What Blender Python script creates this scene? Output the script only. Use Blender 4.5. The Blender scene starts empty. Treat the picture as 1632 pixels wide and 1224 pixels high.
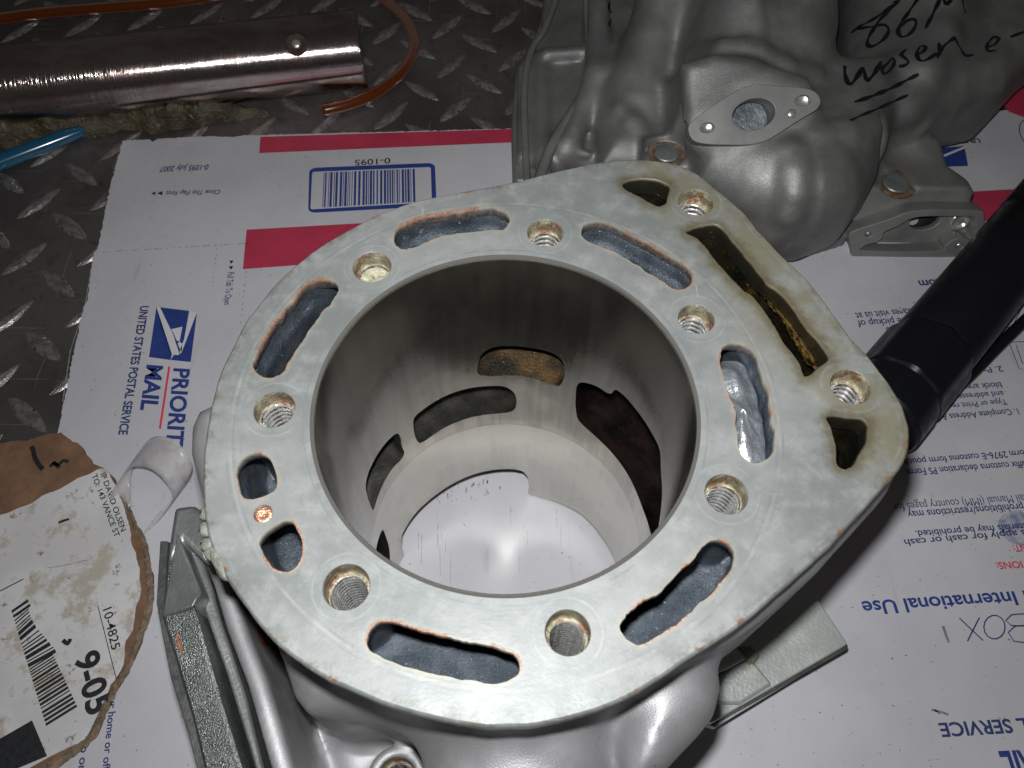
import bpy, math, random
import numpy as np
from mathutils import Vector, Matrix
from mathutils.geometry import delaunay_2d_cdt
from mathutils.bvhtree import BVHTree
random.seed(7); rng = np.random.default_rng(7)
S = 0.001                                   # the scene is modelled in millimetres
sc = bpy.context.scene
COL = sc.collection

# ------------------------------------------------------------------ camera
FOC = 1300.0; PW, PH = 1632, 1224
PITCH, ROLL = 1.03227172, 0.0144081505
CAM = np.array([1.35774, -90.3563, 310.754])
_cp, _sp = math.cos(PITCH), math.sin(PITCH)
FWD = np.array([0, _cp, -_sp]); _r = np.array([1., 0, 0]); _u = np.cross(_r, FWD)
RGT = math.cos(ROLL)*_r + math.sin(ROLL)*_u
UPV = -math.sin(ROLL)*_r + math.cos(ROLL)*_u
cd = bpy.data.cameras.new("camera"); cam = bpy.data.objects.new("camera", cd); COL.objects.link(cam)
cd.sensor_width = 36; cd.lens = 36*FOC/PW; cd.clip_start = 0.01; cd.clip_end = 20
cam.matrix_world = Matrix([[RGT[i], UPV[i], -FWD[i], CAM[i]*S] for i in range(3)] + [[0, 0, 0, 1]])
cd.dof.use_dof = True; cd.dof.focus_distance = 0.265; cd.dof.aperture_fstop = cd.lens/0.5
sc.camera = cam

# ------------------------------------------------------------------ light: a phone flash beside the lens, a dim garage
w = bpy.data.worlds.new("World"); sc.world = w; w.use_nodes = True
bg = w.node_tree.nodes["Background"]; bg.inputs[0].default_value = (1.0, 0.93, 0.86, 1); bg.inputs[1].default_value = 0.032
ld = bpy.data.lights.new("phone_flash", 'AREA'); ld.shape = 'DISK'; ld.size = 0.009; ld.energy = 1.14; ld.color = (0.975, 0.985, 1.0)
lo = bpy.data.objects.new("phone_flash", ld); COL.objects.link(lo)
lp = CAM + UPV*17 - RGT*4
_d = Vector(FWD*0.97 + UPV*0.20)
lo.location = Vector(lp)*S; lo.rotation_euler = _d.to_track_quat('-Z', 'Y').to_euler()
sc.cycles.blur_glossy = 0.15
sc.view_settings.view_transform = 'Standard'; sc.view_settings.look = 'None'
sc.view_settings.exposure = 0; sc.view_settings.gamma = 1

# ------------------------------------------------------------------ tools
def ray(px, py):
    return FWD + (px-816)/FOC*RGT - (py-612)/FOC*UPV
def P(px, py, z=0.):
    d = ray(px, py); t = (z-CAM[2])/d[2]; return CAM + t*d
def PP(pts, z=0.): return np.array([P(a, b, z) for a, b in pts])
def PPl(px, py, o, n):
    d = ray(px, py); n = np.asarray(n, float); t = np.dot(np.asarray(o)-CAM, n)/np.dot(d, n); return CAM+t*d
def PC(px, py, R=43.):                      # far side of the bore, as (theta, z)
    d = ray(px, py); a = d[0]**2+d[1]**2; b = 2*(CAM[0]*d[0]+CAM[1]*d[1]); c = CAM[0]**2+CAM[1]**2-R*R
    t = (-b+math.sqrt(b*b-4*a*c))/(2*a); q = CAM+t*d
    return math.atan2(q[1], q[0]), q[2]
def C(x0, y0, s, pts): return [(x0+a/s, y0+b/s) for a, b in pts]
def smooth_loop(p, step=1.0, jit=0., closed=True):
    p = np.asarray(p, float); n = len(p); out = []
    rg = range(n) if closed else range(n-1)
    for i in rg:
        if closed: a, b, c, d = p[i-1], p[i], p[(i+1) % n], p[(i+2) % n]
        else: a, b, c, d = p[max(i-1, 0)], p[i], p[i+1], p[min(i+2, n-1)]
        L = np.linalg.norm(c-b); k = max(1, int(round(L/step)))
        for j in range(k):
            t = j/k
            out.append(0.5*((2*b)+(-a+c)*t+(2*a-5*b+4*c-d)*t*t+(-a+3*b-3*c+d)*t**3))
    if not closed: out.append(p[-1])
    out = np.array(out)
    if jit:
        m = len(out); ns = rng.normal(0, jit, (m, out.shape[1]))
        ns = (ns+np.roll(ns, 1, 0)+np.roll(ns, -1, 0))/1.7
        if out.shape[1] == 3: ns[:, 2] = 0
        out = out+ns
    return out
def ss(a, b, x):
    t = np.clip((x-a)/(b-a), 0, 1); return t*t*(3-2*t)
def inside(pts, poly):
    x, y = pts[:, 0], pts[:, 1]; r = np.zeros(len(pts), bool); n = len(poly)
    for i in range(n):
        x1, y1 = poly[i][:2]; x2, y2 = poly[(i+1) % n][:2]
        if y1 == y2: continue
        m = ((y1 > y) != (y2 > y)) & (x < (x2-x1)*(y-y1)/(y2-y1)+x1); r ^= m
    return r
def dist_poly(pts, poly, closed=True):
    d = np.full(len(pts), 1e9); n = len(poly)
    for i in range(n if closed else n-1):
        a = np.array(poly[i][:2]); b = np.array(poly[(i+1) % n][:2]); ab = b-a
        t = np.clip(((pts-a)@ab)/(ab@ab+1e-12), 0, 1)
        q = pts-a-t[:, None]*ab; d = np.minimum(d, np.hypot(q[:, 0], q[:, 1]))
    return d

ORG = {}
def empty(name, at, label, cat, group=None):
    o = bpy.data.objects.new(name, None); COL.objects.link(o); o.empty_display_size = .02
    o.location = Vector(at)*S; o["label"] = label; o["category"] = cat
    if group: o["group"] = group
    ORG[o.name] = np.array(at, float); return o
def mk(name, V, F, mats, parent=None, smooth=True, mi=None, attrs=None, kind=None, label=None, cat=None, at=None):
    V = np.asarray(V, float)
    o0 = ORG[parent.name] if parent is not None else (np.array(at, float) if at is not None else np.zeros(3))
    me = bpy.data.meshes.new(name)
    me.from_pydata(((V-o0)*S).tolist(), [], [tuple(map(int, f)) for f in F] if not isinstance(F, np.ndarray) else F.tolist())
    for m in (mats if isinstance(mats, (list, tuple)) else [mats]): me.materials.append(m)
    if mi is not None: me.polygons.foreach_set("material_index", np.asarray(mi, np.int32))
    me.polygons.foreach_set("use_smooth", [bool(smooth)]*len(me.polygons))
    if attrs:
        for k, a in attrs.items():
            at_ = me.attributes.new(k, 'FLOAT', 'POINT'); at_.data.foreach_set("value", np.asarray(a, np.float32))
    me.update()
    o = bpy.data.objects.new(name, me); COL.objects.link(o)
    ORG[o.name] = o0
    if parent is not None: o.parent = parent
    else: o.location = Vector(o0)*S
    if kind: o["kind"] = kind
    if label: o["label"] = label
    if cat: o["category"] = cat
    return o
def autosmooth(o, ang=35):
    me = o.data; me.calc_loop_triangles() if False else None
    import bmesh
    bm = bmesh.new(); bm.from_mesh(me)
    for e in bm.edges:
        if len(e.link_faces) == 2 and e.calc_face_angle(0) > math.radians(ang): e.smooth = False
    bm.to_mesh(me); bm.free(); return o
def bevel(o, wid, seg=2, ang=30):
    m = o.modifiers.new("bevel", 'BEVEL'); m.width = wid*S; m.segments = seg; m.limit_method = 'ANGLE'; m.angle_limit = math.radians(ang); return o
def prism(poly, z0, z1):                    # poly 2D; z1 may be a list of top heights
    n = len(poly); zt = z1 if hasattr(z1, '__len__') else [z1]*n; zb = z0 if hasattr(z0, '__len__') else [z0]*n
    V = [(p[0], p[1], b) for p, b in zip(poly, zb)]+[(p[0], p[1], t) for p, t in zip(poly, zt)]
    ar = sum(poly[i][0]*poly[(i+1) % n][1]-poly[(i+1) % n][0]*poly[i][1] for i in range(n))
    F = [tuple(range(n))[::-1], tuple(range(n, 2*n))]+[(i, (i+1) % n, n+(i+1) % n, n+i) for i in range(n)]
    if ar < 0: F = [f[::-1] for f in F]
    return V, F
def sweep(path, rad, seg=16, cap=True, sec=None):
    path = np.asarray(path, float); n = len(path); V = []; F = []
    rad = np.broadcast_to(rad, (n,))
    tan = np.gradient(path, axis=0); tan /= np.linalg.norm(tan, axis=1)[:, None]
    up = np.array([0, 0, 1.]) if abs(tan[0][2]) < .9 else np.array([1., 0, 0])
    u = np.cross(tan[0], up); u /= np.linalg.norm(u)
    for i in range(n):
        u = u-tan[i]*(u@tan[i]); u /= np.linalg.norm(u); v = np.cross(tan[i], u)
        for k in range(seg):
            a = 2*math.pi*k/seg; s = sec(a, i) if sec else 1
            V.append(path[i]+rad[i]*s*(math.cos(a)*u+math.sin(a)*v))
    for i in range(n-1):
        for k in range(seg):
            a = i*seg+k; b = i*seg+(k+1) % seg; F.append((a, a+seg, b+seg, b))
    if cap: F.append(tuple(range(seg))); F.append(tuple(range((n-1)*seg, n*seg))[::-1])
    return V, F
def merge(parts):
    V = []; F = []
    for v, f in parts:
        b = len(V); V += [tuple(x) for x in v]; F += [tuple(i+b for i in q) for q in f]
    return V, F
def catmull3(pts, step): return smooth_loop(pts, step, 0, False)

# ------------------------------------------------------------------ node helper
class NT:
    def __init__(s, name):
        s.m = bpy.data.materials.new(name); s.m.use_nodes = True; s.t = s.m.node_tree; s.b = s.t.nodes["Principled BSDF"]
        s.co = s.t.nodes.new("ShaderNodeTexCoord").outputs["Object"]
    def L(s, a, b): s.t.links.new(a, b)
    def put(s, sock, v):
        if isinstance(v, bpy.types.NodeSocket): s.L(v, sock)
        elif sock.type == 'RGBA' and not hasattr(v, '__len__'): sock.default_value = (v, v, v, 1)
        elif sock.type == 'RGBA' and len(v) == 3: sock.default_value = (*v, 1)
        else: sock.default_value = v
    def set(s, **k):
        for n, v in k.items(): s.put(s.b.inputs[n.replace('_', ' ')], v)
        return s
    def noise(s, scale, detail=4, rough=.6, stretch=None, dist=0, vec=None, off=0):   # scale in 1/mm
        n = s.t.nodes.new("ShaderNodeTexNoise"); n.inputs["Scale"].default_value = 1; n.inputs["Detail"].default_value = detail
        n.inputs["Roughness"].default_value = rough; n.inputs["Distortion"].default_value = dist
        mp = s.t.nodes.new("ShaderNodeMapping"); s.L(vec or s.co, mp.inputs[0])
        st = stretch or (1, 1, 1)
        mp.inputs["Scale"].default_value = [scale*1000*q for q in st]; mp.inputs["Location"].default_value = (off, off*.7, 0)
        s.L(mp.outputs[0], n.inputs["Vector"]); return n.outputs["Fac"]
    def vor(s, scale):
        n = s.t.nodes.new("ShaderNodeTexVoronoi"); n.inputs["Scale"].default_value = scale*1000; s.L(s.co, n.inputs["Vector"]); return n.outputs["Distance"]
    def attr(s, name):
        n = s.t.nodes.new("ShaderNodeAttribute"); n.attribute_name = name; return n.outputs["Fac"]
    def math(s, op, a, b=0., c=0.):
        n = s.t.nodes.new("ShaderNodeMath"); n.operation = op
        for i, v in enumerate((a, b, c)):
            if i < len(n.inputs): s.put(n.inputs[i], v)
        return n.outputs[0]
    def rng(s, x, a, b, c=0., d=1.):        # smooth remap
        n = s.t.nodes.new("ShaderNodeMapRange"); n.interpolation_type = 'SMOOTHSTEP'
        for i, v in enumerate((x, a, b, c, d)): s.put(n.inputs[i], v)
        return n.outputs[0]
    def mix(s, f, a, b):
        n = s.t.nodes.new("ShaderNodeMix"); n.data_type = 'RGBA'; s.put(n.inputs[0], f); s.put(n.inputs[6], a); s.put(n.inputs[7], b); return n.outputs[2]
    def sep(s, i):
        n = s.t.nodes.new("ShaderNodeSeparateXYZ"); s.L(s.co, n.inputs[0]); return n.outputs[i]
    def bump(s, h, dist, strength=1., nrm=None):
        n = s.t.nodes.new("ShaderNodeBump"); n.inputs["Distance"].default_value = dist*S; n.inputs["Strength"].default_value = strength
        s.put(n.inputs["Height"], h)
        if nrm: s.L(nrm, n.inputs["Normal"])
        s.L(n.outputs[0], s.b.inputs["Normal"]); return n.outputs[0]

def simple(name, col, metal=0., rough=.5, var=.25, vs=.08, bs=.8, bd=.1, dirt=None, dthr=.62, **kw):
    n = NT(name); a = n.noise(vs, 5)
    c = n.mix(n.rng(a, .3, .7), tuple(x*(1-var) for x in col), tuple(min(1, x*(1+var)) for x in col))
    if dirt: c = n.mix(n.rng(n.noise(.25, 6, .7, off=5), dthr, dthr+.1), c, dirt)
    n.set(Base_Color=c, Metallic=metal, Roughness=n.rng(n.noise(vs*3, 4, off=3), .2, .8, rough*.8, rough*1.2), **kw)
    if bd: n.bump(n.noise(bs, 4, .6, off=9), bd)
    return n.m

# deck: oxidised milky aluminium with rust at the slots, oil stains, gasket rings
def deck_material():
    n = NT("oxidised_deck_aluminium")
    ds, do, db, dout, rad, ou = (n.attr(k) for k in ("d_slot", "d_oil", "d_bolt", "d_edge", "r_bore", "oily")); wz = n.attr("wall_depth")
    big = n.noise(.035, 5); mid = n.noise(.16, 6, .65, off=4); fine = n.noise(1.3, 5, .7, off=8)
    c = n.mix(n.rng(big, .35, .65), (.142, .152, .147), (.200, .206, .200))
    c = n.mix(n.rng(mid, .45, .75, 0, .6), c, (.245, .250, .238))
    c = n.mix(n.rng(n.noise(.3, 7, .75, off=21), .54, .70, 0, .32), c, (.095, .108, .106))
    # greenish-brown oil creeping over the corner side
    c = n.mix(n.math('MULTIPLY', n.rng(ou, 0, 1), n.rng(n.noise(.07, 6, .7, off=31), .38, .60, .10, .9)), c, (.145, .135, .090))
    oil = n.rng(n.math('ADD', do, n.math('MULTIPLY', n.noise(.35, 5, .7, off=14), 6.)), 2.4, 6.4, .85, 0)
    c = n.mix(oil, c, (.082, .066, .034))
    # rings pressed by the gasket
    def ring(src, r0, wd, amt, col):
        nonlocal c
        k = n.math('ABSOLUTE', n.math('SUBTRACT', n.math('ADD', src, n.math('MULTIPLY', n.math('SUBTRACT', mid, .5), .5)), r0))
        f = n.math('MULTIPLY', n.rng(k, 0, wd, amt, 0), n.rng(n.noise(.12, 3, off=r0), .38, .62))
        c = n.mix(f, c, col)
    for r0, wd, am in ((45.4, .45, .6), (46.3, .25, .4), (60.6, .5, .5), (62.0, .3, .5), (58.9, .3, .35)): ring(rad, r0, wd, am, (.12, .14, .135))
    ring(rad, 61.2, .5, .22, (.36, .38, .36))
    for r0, wd, am in ((6.3, .5, .5), (7.4, .3, .6), (8.1, .35, .35)): ring(db, r0, wd, am, (.15, .17, .17))
    ring(db, 6.8, .4, .2, (.33, .35, .33))
    ring(dout, 1.3, .5, .45, (.2, .22, .22))
    c = n.mix(n.math('MULTIPLY', n.rng(dout, 0, 3.5, .7, 0), n.rng(n.noise(.2, 5, .7, off=140), .46, .62)), c, (.10, .10, .085))
    # stains and rust
    c = n.mix(n.rng(n.noise(.55, 5, .7, off=41), .68, .76, 0, .75), c, (.13, .125, .11))
    halo = n.rng(n.math('ADD', ds, n.math('MULTIPLY', n.noise(.3, 5, .7, off=50), 4.)), 1.5, 3.4, .5, 0)
    c = n.mix(halo, c, (.27, .245, .18))
    where = n.rng(n.noise(.085, 3, .6, off=61), .45, .56)
    rust = n.math('MULTIPLY', n.rng(n.math('ADD', ds, n.math('MULTIPLY', n.noise(.8, 5, .8, off=70), 1.9)), .75, 1.55, 1, 0), where)
    rc = n.mix(n.rng(n.noise(2.2, 4, .7, off=81), .35, .65), (.10, .035, .018), (.42, .17, .085))
    c = n.mix(rust, c, rc)
    er = n.math('MULTIPLY', n.rng(dout, 0, .9, 1, 0), n.rng(n.noise(.25, 4, .7, off=90), .56, .64))
    c = n.mix(er, c, (.15, .08, .045))
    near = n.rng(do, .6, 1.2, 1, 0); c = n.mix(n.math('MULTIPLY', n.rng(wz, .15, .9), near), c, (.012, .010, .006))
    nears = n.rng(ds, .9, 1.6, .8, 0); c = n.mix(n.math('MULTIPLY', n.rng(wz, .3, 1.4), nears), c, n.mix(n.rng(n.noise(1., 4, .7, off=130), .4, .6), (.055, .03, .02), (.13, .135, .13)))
    # scratches
    s1 = n.noise(.5, 3, .6, stretch=(1, .06, 1), off=100, dist=.3); s2 = n.noise(.6, 3, .6, stretch=(.05, 1, 1), off=110, dist=.2)
    sc_ = n.math('MAXIMUM', n.rng(s1, .70, .74), n.rng(s2, .70, .74))
    c = n.mix(n.math('MULTIPLY', sc_, .3), c, (.42, .44, .43))
    n.set(Base_Color=c, Metallic=.25, Roughness=n.rng(mid, .3, .7, .40, .56), Specular_IOR_Level=.4)
    h = n.math('ADD', n.math('MULTIPLY', fine, .3), n.math('ADD', n.math('MULTIPLY', mid, .5), n.math('MULTIPLY', rust, n.noise(1.5, 4, .8, off=120))))
    n.bump(h, .16, .6)
    return n.m
def liner_material():
    n = NT("honed_bore_plating"); z = n.sep(2)
    st = n.noise(.35, 4, .6, stretch=(1, 1, .05)); cl = n.noise(.03, 4, .6, off=4)
    c = n.mix(n.rng(st, .3, .7), (.26, .25, .205), (.35, .335, .28))
    c = n.mix(n.rng(n.math('ADD', cl, n.math('MULTIPLY', st, .16)), .54, .68, 0, .6), c, (.50, .47, .37))
    c = n.mix(n.rng(z, .0600, .0608, .5, 0), c, (.56, .555, .52)); c = n.mix(n.rng(z, .1490, .1494), c, (.50, .49, .45))
    c = n.mix(n.math('MULTIPLY', n.rng(z, .060, .130, 0, .88), n.rng(z, .1486, .1492, .88, 0)), c, (.022, .021, .016))       # upper wall darkened in colour to stand in for its dim reflections
    ln = n.rng(n.math('ABSOLUTE', n.math('SUBTRACT', z, .0605)), 0, .0004, .6, 0)
    c = n.mix(ln, c, (.16, .155, .14))
    c = n.mix(n.rng(n.noise(1.0, 2, .5, off=30, stretch=(1, 1, .5)), .755, .775), c, (.02, .02, .02))
    n.set(Base_Color=c, Metallic=.88, Roughness=n.rng(n.noise(.25, 5, .7, stretch=(1, 1, .15), off=9), .3, .7, .09, .17))
    n.bump(n.math('ADD', n.noise(1.6, 4, .7, stretch=(1, 1, .12)), n.noise(.8, 3, off=2)), .035, .7)
    return n.m
def rough_port(name, a, b, metal=.6, rough=.45):
    n = NT(name); k = n.noise(.12, 5, .6); c = n.mix(n.rng(k, .35, .65), a, b)
    c = n.mix(n.rng(n.noise(1.3, 3, .6, off=7), .68, .72), c, tuple(min(1, x*4+.08) for x in b))
    n.set(Base_Color=c, Metallic=metal, Roughness=rough); n.bump(n.noise(1.4, 4, .75, off=3), .5, .9); return n.m
def cast_material(name, a, b, metal=.75, rough=.42, bs=1.1, bd=.22, rust=0.):
    n = NT(name); k = n.noise(.03, 5, .6); c = n.mix(n.rng(k, .35, .65), a, b)
    c = n.mix(n.rng(n.noise(.5, 5, .7, off=13), .66, .74, 0, .7), c, tuple(x*.35 for x in a))
    if rust: c = n.mix(n.math('MULTIPLY', n.rng(n.noise(.11, 5, .65, off=19), .63, .67), rust), c, (.30, .10, .04))
    n.set(Base_Color=c, Metallic=metal, Roughness=n.rng(n.noise(.09, 4, off=17), .3, .7, rough*.85, rough*1.2))
    n.bump(n.math('ADD', n.noise(bs, 3, .5, off=23), n.math('MULTIPLY', n.noise(bs*.2, 3, off=29), .35)), bd, .8); return n.m
M = {}
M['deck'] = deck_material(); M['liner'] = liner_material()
M['cast'] = cast_material("cast_aluminium", (.26, .255, .26), (.36, .355, .36), .55, .52, bs=2.8, bd=.10)
M['cast2'] = cast_material("grey_cast_aluminium", (.175, .175, .17), (.265, .26, .25), .58, .50, bs=2.6, bd=.20)
M['cast2_smooth'] = cast_material("machined_grey_aluminium", (.17, .172, .165), (.225, .225, .215), .5, .55, bs=2.5, bd=.05)
M['gritty'] = cast_material("gritty_flange_casting", (.25, .27, .26), (.46, .48, .45), .85, .30, bs=2.7, bd=.6, rust=.0)
M['flange'] = cast_material("flange_aluminium", (.17, .18, .175), (.26, .27, .26), .6, .42, bs=.9, bd=.2)
M['foot'] = cast_material("base_flange_aluminium", (.40, .43, .41), (.52, .54, .51), .4, .42, bs=.9, bd=.2)
M['jacket'] = rough_port("water_jacket_casting", (.035, .046, .058), (.085, .10, .118), .5, .4)
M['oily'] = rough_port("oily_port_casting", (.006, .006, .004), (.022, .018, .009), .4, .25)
M['transfer'] = rough_port("transfer_port_casting", (.028, .027, .023), (.066, .063, .054), .6, .36)
M['goldport'] = rough_port("varnished_port_casting", (.012, .010, .006), (.075, .045, .017), .7, .33)
M['exhaust'] = rough_port("sooty_exhaust_port", (.008, .007, .007), (.036, .023, .019), .6, .26)
M['thread'] = simple("steel_thread", (.60, .60, .58), .8, .26, .2, .4, bs=2, bd=.05, dirt=(.2, .17, .12), dthr=.68)
M['root'] = simple("dirty_thread_root", (.07, .06, .05), .5, .5, .3, .4, bd=0)
M['seat'] = simple("crusted_counterbore", (.24, .215, .145), .4, .45, .5, .35, bs=1.5, bd=.5, dirt=(.16, .065, .03), dthr=.52)
M['silver'] = simple("bright_jacket_web", (.40, .43, .46), .8, .36, .25, .2, bs=.5, bd=.5)
M['amber'] = simple("amber_oil_varnish", (.30, .19, .05), .55, .28, .7, .35, bs=.8, bd=.9, dirt=(.02, .014, .006), dthr=.5)
M['rustpatch'] = simple("orange_rust_patch", (.30, .10, .045), 0., .7, .4, .5, bs=1.2, bd=.4, dirt=(.4, .37, .28), dthr=.6)
M['silt'] = simple("cream_crust", (.30, .29, .20), 0., .6, .3, .5, bs=1.2, bd=.6)
M['copper'] = simple("copper_plug", (.75, .38, .24), .85, .35, .25, .6, bs=1.2, bd=.3, dirt=(.2, .08, .05), dthr=.6)
M['gasket'] = simple("dark_gasket", (.07, .072, .07), .3, .45, .3, .2, bs=1, bd=.2)
M['chip'] = simple("corrosion_crust", (.15, .155, .125), 0., .6, .2, .5, bs=1., bd=.6)
M['dark'] = simple("dark_hole", (.02, .02, .02), .2, .5, .2, bd=0)
M['ink'] = simple("marker_ink", (.006, .006, .008), 0., .35, .2, bd=0)
M['blue'] = simple("blue_print", (.022, .045, .20), 0., .5, .12, .3, bd=0)
M['blueblack'] = simple("navy_print", (.03, .045, .14), 0., .5, .2, .5, bd=0)
M['red'] = simple("red_print", (.43, .035, .075), 0., .5, .08, .05, bd=0)
M['redline'] = simple("red_line_print", (.60, .05, .09), 0., .5, .08, .05, bd=0)
M['black'] = simple("black_print", (.015, .016, .018), 0., .5, .3, .5, bd=0)
M['white'] = simple("white_print", (.60, .60, .62), 0., .5, .05, .05, bd=0)
M['crease'] = simple("crease_shadow_dirt", (.20, .19, .20), 0., .7, .4, .5, bd=0)
M['fine_scuff'] = simple("grey_scuff", (.33, .32, .34), 0., .7, .4, .5, bd=0)

# =================================================================== SURFACE NETS (organic castings)
class Field:
    def __init__(s, lo, hi, h):
        s.lo = np.array(lo, float); s.h = h
        s.n = np.ceil((np.array(hi)-s.lo)/h).astype(int)+1
        ax = [s.lo[i]+h*np.arange(s.n[i]) for i in range(3)]
        s.X, s.Y, s.Z = np.meshgrid(*ax, indexing='ij', sparse=True)
        s.ax = ax; s.f = np.full(s.n, 1e3, np.float32)
        s.xy = np.stack(np.meshgrid(ax[0], ax[1], indexing='ij'), -1).reshape(-1, 2)
    def poly2(s, poly):
        d = dist_poly(s.xy, poly); i = inside(s.xy, poly)
        return np.where(i, -d, d).reshape(s.n[0], s.n[1], 1)
    def rb(s, d2, z0, z1, r):               # rounded extrusion
        a = d2+r; b = np.abs(s.Z-(z0+z1)/2)-(z1-z0)/2+r
        return np.minimum(np.maximum(a, b), 0)+np.hypot(np.maximum(a, 0), np.maximum(b, 0))-r
    def cap(s, a, b, ra, rb=None):
        rb = ra if rb is None else rb; a = np.array(a, float); b = np.array(b, float); ab = b-a
        px, py, pz = s.X-a[0], s.Y-a[1], s.Z-a[2]
        t = np.clip((px*ab[0]+py*ab[1]+pz*ab[2])/(ab@ab), 0, 1)
        return np.sqrt((px-t*ab[0])**2+(py-t*ab[1])**2+(pz-t*ab[2])**2)-(ra+(rb-ra)*t)
    def cyl(s, a, b, r, rd=2):              # capped cylinder, any axis
        a = np.array(a, float); b = np.array(b, float); L = np.linalg.norm(b-a); u = (b-a)/L
        px, py, pz = s.X-a[0], s.Y-a[1], s.Z-a[2]; t = px*u[0]+py*u[1]+pz*u[2]
        q = np.sqrt(np.maximum(px**2+py**2+pz**2-t*t, 0)); x = q-r+rd; y = np.abs(t-L/2)-L/2+rd
        return np.minimum(np.maximum(x, y), 0)+np.hypot(np.maximum(x, 0), np.maximum(y, 0))-rd
    def ell(s, c, r):
        k0 = np.sqrt(((s.X-c[0])/r[0])**2+((s.Y-c[1])/r[1])**2+((s.Z-c[2])/r[2])**2)
        return (k0-1)*min(r)
    def add(s, d, k=4.): 
        h = np.maximum(k-np.abs(s.f-d), 0)/k; s.f = (np.minimum(s.f, d)-h*h*k/4).astype(np.float32)
    def sub(s, d, k=2.):
        d = -d; h = np.maximum(k-np.abs(s.f-d), 0)/k; s.f = (np.maximum(s.f, d)+h*h*k/4).astype(np.float32)
    def mesh(s):
        f = s.f; nx, ny, nz = f.shape; f = f.copy()
        f[0], f[-1], f[:, 0], f[:, -1], f[:, :, 0], f[:, :, -1] = 1, 1, 1, 1, 1, 1
        sh = (nx-1, ny-1, nz-1); acc = np.zeros(sh+(3,), np.float32); cnt = np.zeros(sh, np.int32)
        cor = lambda i, j, k: f[i:nx-1+i, j:ny-1+j, k:nz-1+k]
        for ax in range(3):
            for a in (0, 1):
                for b in (0, 1):
                    o0 = [0, 0, 0]; o1 = [0, 0, 0]; oth = [q for q in range(3) if q != ax]
                    o0[oth[0]] = o1[oth[0]] = a; o0[oth[1]] = o1[oth[1]] = b; o1[ax] = 1
                    u, v = cor(*o0), cor(*o1); m = (u < 0) != (v < 0)
                    idx = np.nonzero(m); t = u[idx]/(u[idx]-v[idx])
                    p = np.zeros((len(t), 3), np.float32); p[:] = o0; p[:, ax] = t
                    acc[idx] += p; cnt[idx] += 1
        idx = np.nonzero(cnt); vid = np.full(sh, -1, np.int64); vid[idx] = np.arange(len(idx[0]))
        V = (np.stack(idx, 1)+acc[idx]/cnt[idx][:, None])*s.h+s.lo
        Q = []
        for ax in range(3):
            sl0 = [slice(1, -1)]*3; sl0[ax] = slice(0, -1); sl1 = list(sl0); sl1[ax] = slice(1, None)
            u, v = f[tuple(sl0)], f[tuple(sl1)]; m = (u < 0) != (v < 0); I = np.nonzero(m)
            g = [I[q]+(0 if q == ax else 1) for q in range(3)]; o = [q for q in range(3) if q != ax]
            def at(da, db):
                h = [x.copy() for x in g]; h[o[0]] -= da; h[o[1]] -= db; return vid[tuple(h)]
            q = np.stack([at(1, 1), at(0, 1), at(0, 0), at(1, 0)], 1)
            fl = (u[I] < 0) == (ax != 1); q[~fl] = q[~fl][:, ::-1]
            Q.append(q)
        return V, np.concatenate(Q)

# =================================================================== THE SETTING
BOXT = 0.0; PLT = -4.5
def plate_mat():
    n = NT("worn_tread_plate"); a = n.noise(.012, 5); m = n.noise(.15, 6, .7, off=3)
    c = n.mix(n.rng(a, .35, .65), (.115, .10, .10), (.19, .175, .17))
    c = n.mix(n.rng(m, .5, .7, 0, .6), c, (.06, .052, .05))
    sc_ = n.math('MAXIMUM', n.rng(n.noise(.4, 3, .6, stretch=(1, .04, 1), off=10, dist=.4), .66, .70), n.rng(n.noise(.4, 3, .6, stretch=(.04, 1, 1), off=20, dist=.3), .67, .70))
    c = n.mix(n.math('MULTIPLY', sc_, .45), c, (.38, .36, .35))
    n.set(Base_Color=c, Metallic=.65, Roughness=n.rng(m, .3, .7, .34, .52)); n.bump(n.math('ADD', m, n.noise(1.2, 4, .7, off=6)), .12, .6); return n.m
M['plate'] = plate_mat(); 
M['lug'] = simple("rubbed_tread_lug", (.34, .31, .30), .75, .32, .35, .3, bs=.8, bd=.25, dirt=(.06, .05, .05), dthr=.55)
M['bench'] = M['plate']
V, F = prism([(-900, -600), (900, -600), (900, 1500), (-900, 1500)], PLT-3, PLT)
plate = mk("tread_plate", V, F, M['plate'], smooth=False, kind='structure')
# raised lugs, one object each (shared meshes)
def lug_mesh(seed):
    r = random.Random(seed); L, Wd, H = 14.2, 3.6, 1.5; V = []; F = []; n = 9
    for i in range(n):
        t = -1+2*i/(n-1); x = t*L; wv = Wd*(1-abs(t)**1.7)**.8+.12; h = H*(1-abs(t)**2.5)+.02
        j = lambda: r.uniform(-.16, .16)
        V += [(x, -wv-.25+j(), -.05), (x, -wv*.62+j(), h*.62), (x+j(), j()*1.5, h+j()*.4), (x, wv*.62+j(), h*.62), (x, wv+.25+j(), -.05)]
    for i in range(n-1):
        for k in range(4): a = i*5+k; F.append((a, a+5, a+6, a+1))
    me = bpy.data.meshes.new("tread_lug"); me.from_pydata((np.array(V)*S).tolist(), [], F); me.materials.append(M['lug'])
    me.polygons.foreach_set("use_smooth", [k % 4 in (1, 2) for k in range(len(me.polygons))])
    for p in me.polygons: p.use_smooth = False
    return me
lugs = [lug_mesh(i) for i in range(5)]
A0 = np.array([-41.5, 350.5]); VA = np.array([36.0, 6.6]); VB = np.array([4.4, -36.2])
def project(q):
    v = np.asarray(q)-CAM; zc = v@FWD; return 816+FOC*(v@RGT)/zc, 612-FOC*(v@UPV)/zc, zc
nl = 0
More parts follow.
